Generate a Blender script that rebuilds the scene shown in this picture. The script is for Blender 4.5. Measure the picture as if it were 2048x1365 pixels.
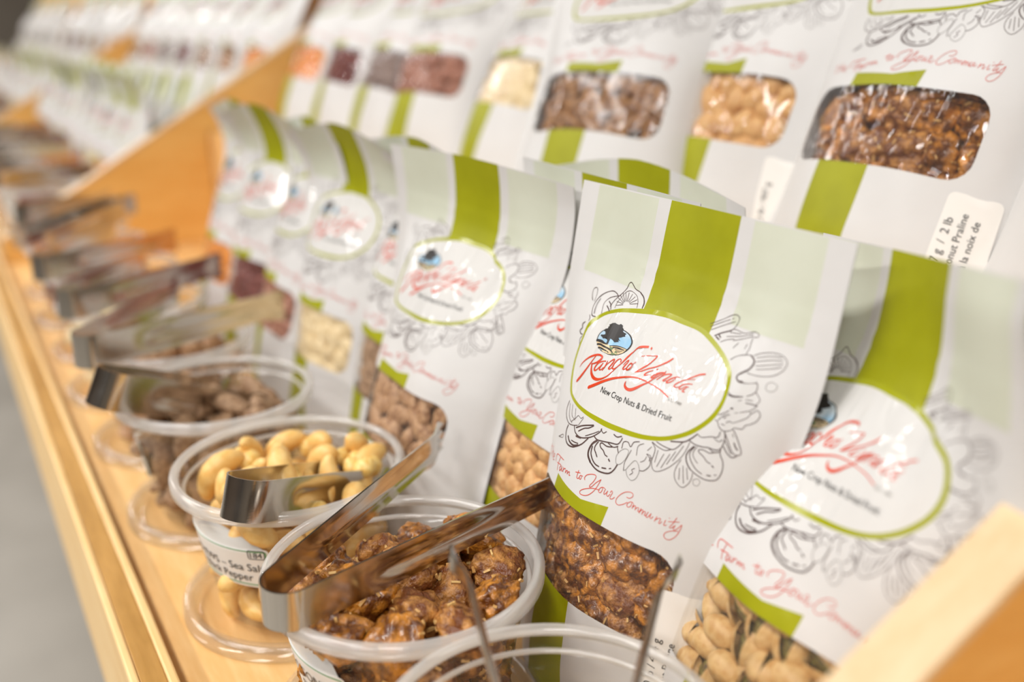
import bpy, bmesh, math, random
import numpy as np
from mathutils import Vector, Matrix, noise
from mathutils.geometry import delaunay_2d_cdt
for o in list(bpy.data.objects): bpy.data.objects.remove(o, do_unlink=True)
SC = bpy.context.scene
COL = SC.collection
PI = math.pi
# ------------------------------------------------------------------ camera
FPX = 1897.7
cam_d = bpy.data.cameras.new('camera'); cam = bpy.data.objects.new('camera', cam_d); COL.objects.link(cam)
cam_d.sensor_width = 36; cam_d.sensor_fit = 'HORIZONTAL'; cam_d.lens = FPX / 2048 * 36
cam_d.clip_start = .01; cam_d.clip_end = 60
YAW, PITCH, ROLL = .5455, .3269, -.0047
CAM = Vector((-.1299, -.4328, .2906))
fw = Vector((math.sin(YAW) * math.cos(PITCH), math.cos(YAW) * math.cos(PITCH), -math.sin(PITCH)))
rt = fw.cross(Vector((0, 0, 1))).normalized(); up = rt.cross(fw)
rt, up = rt * math.cos(ROLL) + up * math.sin(ROLL), up * math.cos(ROLL) - rt * math.sin(ROLL)
cam.matrix_world = Matrix(((rt.x, up.x, -fw.x, CAM.x), (rt.y, up.y, -fw.y, CAM.y), (rt.z, up.z, -fw.z, CAM.z), (0, 0, 0, 1)))
cam_d.dof.use_dof = True; cam_d.dof.focus_distance = .398; cam_d.dof.aperture_fstop = 3.7; cam_d.dof.aperture_blades = 0
SC.camera = cam
# ------------------------------------------------------------------ world, lights, exposure
w = bpy.data.worlds.new('store_light'); SC.world = w; w.use_nodes = True
bg = w.node_tree.nodes['Background']; bg.inputs[0].default_value = (1, .955, .89, 1); bg.inputs[1].default_value = .62
def area(name, loc, sx, sy, power, col=(1, .98, .955), rot=(0, 0, 0)):
    l = bpy.data.lights.new(name, 'AREA'); l.shape = 'RECTANGLE'; l.size = sx; l.size_y = sy; l.energy = power; l.color = col
    o = bpy.data.objects.new(name, l); COL.objects.link(o); o.location = loc; o.rotation_euler = rot
    return o
for i, (x, y) in enumerate(((-1.0, -1.6), (-1.0, .2), (-1.0, 2.0), (1.2, -1.2), (1.2, .9), (-2.6, -1.8), (-2.6, .2), (-2.6, 2.4), (-.8, 4.2), (-.8, 6.4))):
    area('ceiling_lamp', (x, y, 1.85), .28, 1.25, {1.2: 6, -1.0: 25, -2.6: 44, -.8: 30}[x])
SC.view_settings.view_transform = 'Standard'; SC.view_settings.look = 'None'
SC.view_settings.gamma = 1; SC.view_settings.use_curve_mapping = False
SC.view_settings.exposure = .08
# ------------------------------------------------------------------ helpers
rng = np.random.default_rng(7); random.seed(7)
def link(o, parent=None):
    COL.objects.link(o)
    if parent: o.parent = parent
    return o
def tag(o, label, cat, group=None):
    o['label'] = label; o['category'] = cat
    if group: o['group'] = group
    return o
def struct(o): o['kind'] = 'structure'; return o
def empty(name, loc=(0, 0, 0), rot=(0, 0, 0)):
    o = bpy.data.objects.new(name, None); COL.objects.link(o); o.location = loc; o.rotation_euler = rot; o.empty_display_size = .02
    return o
def mesh(name, V, F, mats, mi=None, smooth=True):
    me = bpy.data.meshes.new(name); me.from_pydata([tuple(map(float, v)) for v in V], [], [tuple(int(i) for i in f) for f in F])
    for m in (mats if isinstance(mats, (list, tuple)) else [mats]): me.materials.append(m)
    if mi is not None: me.polygons.foreach_set('material_index', np.asarray(mi, np.int32))
    if smooth: me.polygons.foreach_set('use_smooth', np.ones(len(me.polygons), bool))
    me.update(); return me
def obj(name, V, F, mats, parent=None, mi=None, smooth=True):
    return link(bpy.data.objects.new(name, mesh(name, V, F, mats, mi, smooth)), parent)
def bm_obj(name, bm, mat, parent=None, smooth=False):
    me = bpy.data.meshes.new(name); bm.to_mesh(me); bm.free(); me.materials.append(mat)
    if smooth: me.polygons.foreach_set('use_smooth', np.ones(len(me.polygons), bool))
    return link(bpy.data.objects.new(name, me), parent)
def prism(name, poly, axis, a, b, mat, parent=None, bev=.0012):
    # polygon (list of 2d) extruded from a to b along axis ('x','y','z'), bevelled edges
    bm = bmesh.new()
    def P(p, t): return {'x': (t, p[0], p[1]), 'y': (p[0], t, p[1]), 'z': (p[0], p[1], t)}[axis]
    va = [bm.verts.new(P(p, a)) for p in poly]; vb = [bm.verts.new(P(p, b)) for p in poly]
    bm.faces.new(va); bm.faces.new(vb[::-1]); n = len(poly)
    for i in range(n): bm.faces.new((va[i], vb[i], vb[(i + 1) % n], va[(i + 1) % n]))
    bmesh.ops.recalc_face_normals(bm, faces=bm.faces)
    if bev: bmesh.ops.bevel(bm, geom=list(bm.edges), offset=bev, segments=2, affect='EDGES', profile=.5)
    return bm_obj(name, bm, mat, parent)
def box(name, lo, hi, mat, parent=None, bev=.0012):
    return prism(name, [(lo[0], lo[1]), (hi[0], lo[1]), (hi[0], hi[1]), (lo[0], hi[1])], 'z', lo[2], hi[2], mat, parent, bev)
def lathe(prof, n=72):
    V = []; F = []
    for i in range(n):
        a = 2 * PI * i / n; c, s = math.cos(a), math.sin(a)
        V += [(r * c, r * s, z) for r, z in prof]
    m = len(prof)
    for i in range(n):
        j = (i + 1) % n
        for k in range(m - 1): F.append((i * m + k, j * m + k, j * m + k + 1, i * m + k + 1))
    return V, F
# ------------------------------------------------------------------ materials
def nt(name):
    m = bpy.data.materials.new(name); m.use_nodes = True; t = m.node_tree
    for n in list(t.nodes): t.nodes.remove(n)
    return m, t, t.nodes.new('ShaderNodeOutputMaterial')
def N(t, typ, **kw):
    n = t.nodes.new(typ)
    for k, v in kw.items():
        if k in n.inputs.keys(): n.inputs[k].default_value = v
        else: setattr(n, k, v)
    return n
def rgba(c): return (c[0], c[1], c[2], 1)
def bump_noise(t, coord, scale, strength, dist=.001, detail=3, distortion=0):
    n = N(t, 'ShaderNodeTexNoise'); n.inputs['Scale'].default_value = scale; n.inputs['Detail'].default_value = detail; n.inputs['Distortion'].default_value = distortion
    t.links.new(coord, n.inputs['Vector'])
    b = N(t, 'ShaderNodeBump'); b.inputs['Strength'].default_value = strength; b.inputs['Distance'].default_value = dist
    t.links.new(n.outputs['Fac'], b.inputs['Height']); return b
def pbr(name, col, rough=.5, metal=0, col2=None, nscale=30, bump=0, bscale=60, bdist=.001, spec=.5, ramp=(.35, .65), sss=0, coat=0, distortion=0, trans=0, detail=4):
    m, t, out = nt(name); p = N(t, 'ShaderNodeBsdfPrincipled'); t.links.new(p.outputs[0], out.inputs[0])
    p.inputs['Base Color'].default_value = rgba(col); p.inputs['Roughness'].default_value = rough; p.inputs['Metallic'].default_value = metal
    p.inputs['Specular IOR Level'].default_value = spec
    if coat: p.inputs['Coat Weight'].default_value = coat; p.inputs['Coat Roughness'].default_value = .1
    if sss: p.inputs['Subsurface Weight'].default_value = sss; p.inputs['Subsurface Radius'].default_value = (.004, .002, .001); p.inputs['Subsurface Scale'].default_value = 1
    tc = N(t, 'ShaderNodeTexCoord')
    if col2:
        n = N(t, 'ShaderNodeTexNoise'); n.inputs['Scale'].default_value = nscale; n.inputs['Detail'].default_value = detail; n.inputs['Distortion'].default_value = distortion
        t.links.new(tc.outputs['Object'], n.inputs['Vector'])
        r = N(t, 'ShaderNodeValToRGB'); r.color_ramp.elements[0].position = ramp[0]; r.color_ramp.elements[1].position = ramp[1]
        r.color_ramp.elements[0].color = rgba(col); r.color_ramp.elements[1].color = rgba(col2)
        t.links.new(n.outputs['Fac'], r.inputs['Fac']); t.links.new(r.outputs['Color'], p.inputs['Base Color'])
    if bump:
        b = bump_noise(t, tc.outputs['Object'], bscale, bump, bdist); t.links.new(b.outputs[0], p.inputs['Normal'])
    return m
def wood_mat(name, c1, c2, stretch, rough=.42):
    m, t, out = nt(name); p = N(t, 'ShaderNodeBsdfPrincipled'); t.links.new(p.outputs[0], out.inputs[0]); p.inputs['Roughness'].default_value = rough
    tc = N(t, 'ShaderNodeTexCoord'); mp = N(t, 'ShaderNodeMapping'); mp.inputs['Scale'].default_value = stretch; t.links.new(tc.outputs['Object'], mp.inputs['Vector'])
    n1 = N(t, 'ShaderNodeTexNoise'); n1.inputs['Scale'].default_value = 6; n1.inputs['Detail'].default_value = 5; n1.inputs['Distortion'].default_value = 1.2
    n2 = N(t, 'ShaderNodeTexNoise'); n2.inputs['Scale'].default_value = 45; n2.inputs['Detail'].default_value = 4
    t.links.new(mp.outputs[0], n1.inputs['Vector']); t.links.new(mp.outputs[0], n2.inputs['Vector'])
    ad = N(t, 'ShaderNodeMath', operation='MULTIPLY_ADD'); ad.inputs[1].default_value = .45; t.links.new(n2.outputs['Fac'], ad.inputs[0]); t.links.new(n1.outputs['Fac'], ad.inputs[2])
    r = N(t, 'ShaderNodeValToRGB'); r.color_ramp.elements[0].position = .52; r.color_ramp.elements[1].position = .95
    r.color_ramp.elements[0].color = rgba(c1); r.color_ramp.elements[1].color = rgba(c2)
    t.links.new(ad.outputs[0], r.inputs['Fac']); t.links.new(r.outputs['Color'], p.inputs['Base Color'])
    b = N(t, 'ShaderNodeBump'); b.inputs['Strength'].default_value = .15; b.inputs['Distance'].default_value = .0005; t.links.new(n2.outputs['Fac'], b.inputs['Height']); t.links.new(b.outputs[0], p.inputs['Normal'])
    return m
def clear_mat(name, haze, gloss_rough, base=.04, bscale=0, bstr=0, tint=(1, 1, 1), hcol=(.92, .91, .89), bdist=.001, fr=1.0, distortion=0):
    # thin clear plastic: straight-through light, fresnel gloss, a little milky haze
    m, t, out = nt(name)
    tr = N(t, 'ShaderNodeBsdfTransparent'); tr.inputs[0].default_value = rgba(tint)
    gl = N(t, 'ShaderNodeBsdfGlossy'); gl.inputs['Roughness'].default_value = gloss_rough
    df = N(t, 'ShaderNodeBsdfDiffuse'); df.inputs[0].default_value = rgba(hcol); tl = N(t, 'ShaderNodeBsdfTranslucent'); tl.inputs[0].default_value = rgba(hcol)
    m0 = N(t, 'ShaderNodeMixShader'); m0.inputs[0].default_value = .5; t.links.new(df.outputs[0], m0.inputs[1]); t.links.new(tl.outputs[0], m0.inputs[2])
    m1 = N(t, 'ShaderNodeMixShader'); m1.inputs[0].default_value = haze; t.links.new(tr.outputs[0], m1.inputs[1]); t.links.new(m0.outputs[0], m1.inputs[2])
    f = N(t, 'ShaderNodeLayerWeight'); f.inputs['Blend'].default_value = .5
    pw = N(t, 'ShaderNodeMath', operation='POWER'); pw.inputs[1].default_value = 4.0; t.links.new(f.outputs['Facing'], pw.inputs[0])
    mu = N(t, 'ShaderNodeMath', operation='MULTIPLY_ADD'); mu.inputs[1].default_value = fr; mu.inputs[2].default_value = base; t.links.new(pw.outputs[0], mu.inputs[0]); mu.use_clamp = True
    m2 = N(t, 'ShaderNodeMixShader'); t.links.new(mu.outputs[0], m2.inputs[0]); t.links.new(m1.outputs[0], m2.inputs[1]); t.links.new(gl.outputs[0], m2.inputs[2])
    if bstr:
        tc = N(t, 'ShaderNodeTexCoord'); b = bump_noise(t, tc.outputs['Object'], bscale, bstr, bdist, 3, distortion)
        t.links.new(b.outputs[0], gl.inputs['Normal']); t.links.new(b.outputs[0], f.inputs['Normal'])
    t.links.new(m2.outputs[0], out.inputs[0]); return m
def srgb(r, g, b):
    return tuple((c / 255 / 12.92) if c <= 10 else ((c / 255 + .055) / 1.055) ** 2.4 for c in (r, g, b))
M = {}
M['shelf'] = wood_mat('maple_shelf', srgb(222, 172, 104), srgb(236, 196, 136), (9, 1.2, 9))
M['edge'] = wood_mat('maple_core', srgb(172, 126, 58), srgb(198, 150, 80), (9, 1.2, 9))
M['pale_ply'] = wood_mat('maple_veneer', srgb(232, 190, 124), srgb(242, 208, 150), (9, 1.2, 9))
M['divider'] = wood_mat('divider_ply', srgb(228, 174, 92), srgb(238, 192, 114), (1.5, 9, 7))
M['pale_edge'] = wood_mat('pale_ply_edge', srgb(222, 190, 146), srgb(232, 206, 168), (2, 9, 9))
M['floor'] = pbr('store_floor', srgb(152, 147, 138), .5, col2=srgb(168, 163, 154), nscale=3)
M['wall_dark'] = pbr('store_far_wall', srgb(96, 84, 74), .8, col2=srgb(120, 104, 90), nscale=2)
M['wall'] = pbr('store_wall', srgb(140, 130, 118), .8, col2=srgb(150, 140, 128), nscale=2)
M['dark'] = pbr('dark_fixture', srgb(60, 52, 46), .6, col2=srgb(84, 72, 62), nscale=4)
M['ceil'] = pbr('store_ceiling', srgb(150, 146, 140), .8, col2=srgb(158, 154, 148), nscale=2)
M['white'] = pbr('pouch_white_film', srgb(208, 206, 204), .45, bump=.25, bscale=55, bdist=.0012, col2=srgb(212, 210, 208), nscale=20)
M['green'] = pbr('pouch_green_print', srgb(146, 147, 3), .50, spec=.3, bump=.25, bscale=55, bdist=.0012, col2=srgb(157, 158, 12), nscale=35)
M['mint'] = pbr('pouch_mint_print', srgb(200, 203, 184), .40, bump=.25, bscale=55, bdist=.0012, col2=srgb(206, 209, 192), nscale=25)
M['badge'] = pbr('badge_gloss_white', srgb(215, 213, 210), .08, bump=.22, bscale=42, bdist=.0012, col2=srgb(218, 216, 213), nscale=20)
def wrinkle(m, scale, vec, strength, dist, distortion):
    t = m.node_tree; tc = N(t, 'ShaderNodeTexCoord'); mp = N(t, 'ShaderNodeMapping'); mp.inputs['Scale'].default_value = vec; mp.inputs['Rotation'].default_value = (0, .25, 0)
    t.links.new(tc.outputs['Object'], mp.inputs['Vector']); b = bump_noise(t, mp.outputs[0], scale, strength, dist, 2, distortion)
    for n in t.nodes:
        if n.type in ('BSDF_PRINCIPLED', 'BSDF_GLOSSY'): t.links.new(b.outputs[0], n.inputs['Normal'])
wrinkle(M['badge'], 1, (85, 85, 16), .55, .0022, 1.6)
M['ring'] = pbr('badge_green_ring', srgb(156, 158, 16), .22, col2=srgb(164, 166, 26), nscale=30)
M['film'] = clear_mat('window_film', .05, .05, .035, 30, .8, (.98, .97, .95), bdist=.0035, distortion=1.2, fr=.5)
wrinkle(M['film'], 1, (75, 75, 18), .8, .003, 1.8)
M['red'] = pbr('red_ink', srgb(214, 66, 20), .35, col2=srgb(206, 58, 18), nscale=90)
M['rose'] = pbr('rose_ink', srgb(216, 84, 66), .4, col2=srgb(208, 76, 58), nscale=90)
M['ink'] = pbr('brown_ink', srgb(70, 48, 44), .45, col2=srgb(84, 62, 58), nscale=120)
M['black'] = pbr('black_ink', srgb(26, 20, 18), .4, col2=srgb(34, 28, 26), nscale=90)
M['grey'] = pbr('grey_ink', srgb(130, 125, 120), .45, col2=srgb(140, 135, 130), nscale=90)
M['sky'] = pbr('logo_sky', srgb(150, 192, 220), .25, col2=srgb(205, 218, 226), nscale=45, ramp=(.45, .6))
M['field'] = pbr('logo_field', srgb(228, 204, 164), .3, col2=srgb(214, 190, 148), nscale=90)
M['path'] = pbr('logo_green', srgb(104, 126, 86), .3, col2=srgb(122, 140, 100), nscale=90)
M['paper'] = pbr('paper_label', srgb(232, 228, 222), .5, col2=srgb(236, 233, 228), nscale=20)
M['lgreen'] = pbr('label_green_line', srgb(104, 158, 104), .5, col2=srgb(112, 164, 112), nscale=40)
M['wall_clear'] = clear_mat('tub_clear_plastic', .025, .08, .022, 40, .08, (.985, .98, .97), fr=.55)
M['rim_clear'] = clear_mat('tub_rim_plastic', .40, .12, .07, fr=.35, tint=(.99, .985, .98), hcol=(.99, .985, .975))
M['lid_clear'] = clear_mat('lid_clear_plastic', .05, .10, .04, 40, .05, (.98, .97, .95), fr=.5)
M['lidrim_clear'] = clear_mat('lid_rim_plastic', .10, .10, .05, fr=.4, tint=(.97, .96, .94))
def steel():
    m, t, out = nt('stainless_steel'); p = N(t, 'ShaderNodeBsdfPrincipled'); t.links.new(p.outputs[0], out.inputs[0])
    p.inputs['Metallic'].default_value = 1; p.inputs['Base Color'].default_value = rgba(srgb(206, 200, 192)); p.inputs['Roughness'].default_value = .16
    tc = N(t, 'ShaderNodeTexCoord'); mp = N(t, 'ShaderNodeMapping'); mp.inputs['Scale'].default_value = (6, 6, 300); t.links.new(tc.outputs['Object'], mp.inputs['Vector'])
    b = bump_noise(t, mp.outputs[0], 5, .05, .0004); t.links.new(b.outputs[0], p.inputs['Normal'])
    n = N(t, 'ShaderNodeTexNoise'); n.inputs['Scale'].default_value = 35; t.links.new(tc.outputs['Object'], n.inputs['Vector'])
    mr = N(t, 'ShaderNodeMapRange'); mr.inputs['To Min'].default_value = .10; mr.inputs['To Max'].default_value = .26; t.links.new(n.outputs['Fac'], mr.inputs['Value']); t.links.new(mr.outputs[0], p.inputs['Roughness'])
    return m
M['steel'] = steel()
M['praline'] = pbr('candied_praline', srgb(98, 50, 12), .28, col2=srgb(216, 142, 48), nscale=2.0, bump=.8, bscale=5.5, bdist=.0016, ramp=(.40, .66), coat=.4)
M['praline2'] = pbr('candied_praline_pale', srgb(112, 60, 24), .32, col2=srgb(206, 146, 78), nscale=2.4, bump=.8, bscale=6.0, bdist=.0016, ramp=(.42, .68))
M['cashew'] = pbr('roast_cashew', srgb(226, 172, 88), .42, col2=srgb(240, 204, 132), nscale=2.3, bump=.3, bscale=7.3, bdist=.0006, ramp=(.3, .7))
M['mac'] = pbr('blanched_nut', srgb(228, 180, 86), .4, col2=srgb(243, 214, 140), nscale=2.7, bump=.2, bscale=6.4, bdist=.0006)
M['cocoa'] = pbr('dusted_nut', srgb(126, 92, 64), .6, col2=srgb(184, 150, 116), nscale=3.5, bump=.7, bscale=6.8, bdist=.0012)
M['almond'] = pbr('almond_skin', srgb(146, 102, 68), .5, col2=srgb(200, 160, 120), nscale=2.7, bump=.5, bscale=6.8, bdist=.0010)
M['tan'] = pbr('tan_nut', srgb(206, 152, 92), .5, col2=srgb(228, 186, 128), nscale=2.3, bump=.4, bscale=6.4, bdist=.0008)
M['shell'] = pbr('pistachio_shell', srgb(196, 152, 92), .45, col2=srgb(218, 184, 128), nscale=2.3, bump=.25, bscale=5.5, bdist=.0006)
M['kernel'] = pbr('pistachio_kernel', srgb(92, 66, 40), .55, col2=srgb(136, 128, 62), nscale=4.6, bump=.4, bscale=7.3, bdist=.0008)
M['brazil'] = pbr('brown_nut', srgb(100, 62, 38), .45, col2=srgb(186, 136, 84), nscale=1.9, bump=.6, bscale=5.0, bdist=.0012)
M['orange'] = pbr('dried_apricot', srgb(222, 124, 24), .45, col2=srgb(236, 160, 58), nscale=1.9, bump=.5, bscale=5.0, bdist=.0012)
M['berry'] = pbr('dried_berry', srgb(92, 30, 26), .4, col2=srgb(140, 58, 44), nscale=2.3, bump=.8, bscale=5.5, bdist=.0015)
M['rosy'] = pbr('rosy_mix', srgb(150, 92, 76), .5, col2=srgb(190, 136, 112), nscale=2.3, bump=.6, bscale=5.5, bdist=.0012)
M['mauve'] = pbr('mauve_mix', srgb(120, 98, 92), .5, col2=srgb(160, 138, 130), nscale=2.3, bump=.6, bscale=5.5, bdist=.0012)
M['cream'] = pbr('cream_chip', srgb(226, 200, 150), .5, col2=srgb(240, 222, 184), nscale=1.9, bump=.4, bscale=5.0, bdist=.001)
M['flake'] = pbr('coconut_flake', srgb(206, 156, 88), .5, col2=srgb(226, 188, 124), nscale=3.5)
# ------------------------------------------------------------------ the setting: shelf, lip, dividers, step, back board, room
Y0, Y1, Y2, Y3 = -.305, .90, 2.06, 3.25        # far faces of the dividers
def room():
    struct(box('floor', (-6, -5, -1.0), (5, 9, -.95), M['floor'], bev=0))
    struct(box('ceiling', (-6, -5, 2.0), (5, 9, 2.1), M['ceil'], bev=0))
    struct(box('wall_back', (1.6, -5, -.95), (1.7, 9, 2.0), M['wall'], bev=0))
    struct(box('wall_front', (-6, -5, -.95), (-5.9, 9, 2.0), M['wall_dark'], bev=0))
    struct(box('wall_far', (-6, 8.9, -.95), (5, 9, 2.0), M['wall'], bev=0))
    struct(box('wall_near', (-6, -5, -.95), (5, -4.9, 2.0), M['wall'], bev=0))
room()
YA, YB = -1.5, 4.9
XS, ZS = .200, .148           # front and top of the step
sh = tag(empty('display_shelf', (0, YA, 0)), 'pale maple display shelf with a raised front lip under the tubs', 'shelf')
def sbox(n, lo, hi, m, bev=.0012):
    o = box(n, (lo[0], lo[1] - YA, lo[2]), (hi[0], hi[1] - YA, hi[2]), m, sh, bev); return o
sbox('shelf_board', (-.0735, YA, -.018), (.46, YB, 0), M['shelf'])
sbox('lip_outer_ply', (-.0935, YA, -.085), (-.0893, YB, .0105), M['pale_ply'], .0012); sbox('lip_core_ply', (-.0892, YA, -.085), (-.0786, YB, .0100), M['edge'], .0004); sbox('lip_inner_ply', (-.0785, YA, -.085), (-.0738, YB, .0105), M['pale_ply'], .0012)
stp = tag(empty('display_step', (0, YA, 0)), 'raised wooden step that carries the large pouches', 'step')
box('step_riser', (XS, 0, .0003), (XS + .015, YB - YA, ZS - .017), M['shelf'], stp); box('step_board', (XS, 0, ZS - .017), (.46, YB - YA, ZS), M['shelf'], stp)
LEAN_R = .42
tn = math.tan(LEAN_R)
bb = prism('back_board', [(.345, ZS + .0006), (.357, ZS + .0006), (.357 + .30 * tn, ZS + .30), (.345 + .30 * tn, ZS + .30)], 'y', YA, YB, M['divider'])
tag(bb, 'leaning wooden back board behind the large pouches', 'board')
def divider(far, a, b, label, x0=-.070):
    root = tag(empty('shelf_divider', (0, far, 0)), label, 'divider')
    x1 = (.339 + (a - ZS - .001) * tn) / (1 - b * tn); zt = lambda x: a + b * x
    prof = [(x0, .0005), (XS - .0015, .0005), (XS - .0015, ZS + .001), (.339, ZS + .001), (x1, zt(x1) - .004), (x0, zt(x0) - .004)]
    prism('panel', prof, 'y', -.0172, -.0004, M['divider'], root, .0008)
    # pale plywood edge band along the sloping top
    dx, dz = x1 - x0, zt(x1) - zt(x0); l = math.hypot(dx, dz); nx, nz = -dz / l * .0038, dx / l * .0038
    prism('edge_band', [(x0, zt(x0) - .0038), (x1, zt(x1) - .0038), (x1 + nx, zt(x1) - .0038 + nz), (x0 + nx, zt(x0) - .0038 + nz)], 'y', -.0178, 0, M['pale_edge'], root, .0007)
    return root
divider(Y0, .117, .47, 'sloping wooden divider in the near right corner, very close and blurred')
divider(Y1 + .018, .073, .59, 'sloping orange-toned wooden divider at the far end of the first bay')
divider(Y2 + .018, .073, .59, 'distant sloping wooden divider behind the blurred far bay')
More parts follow.
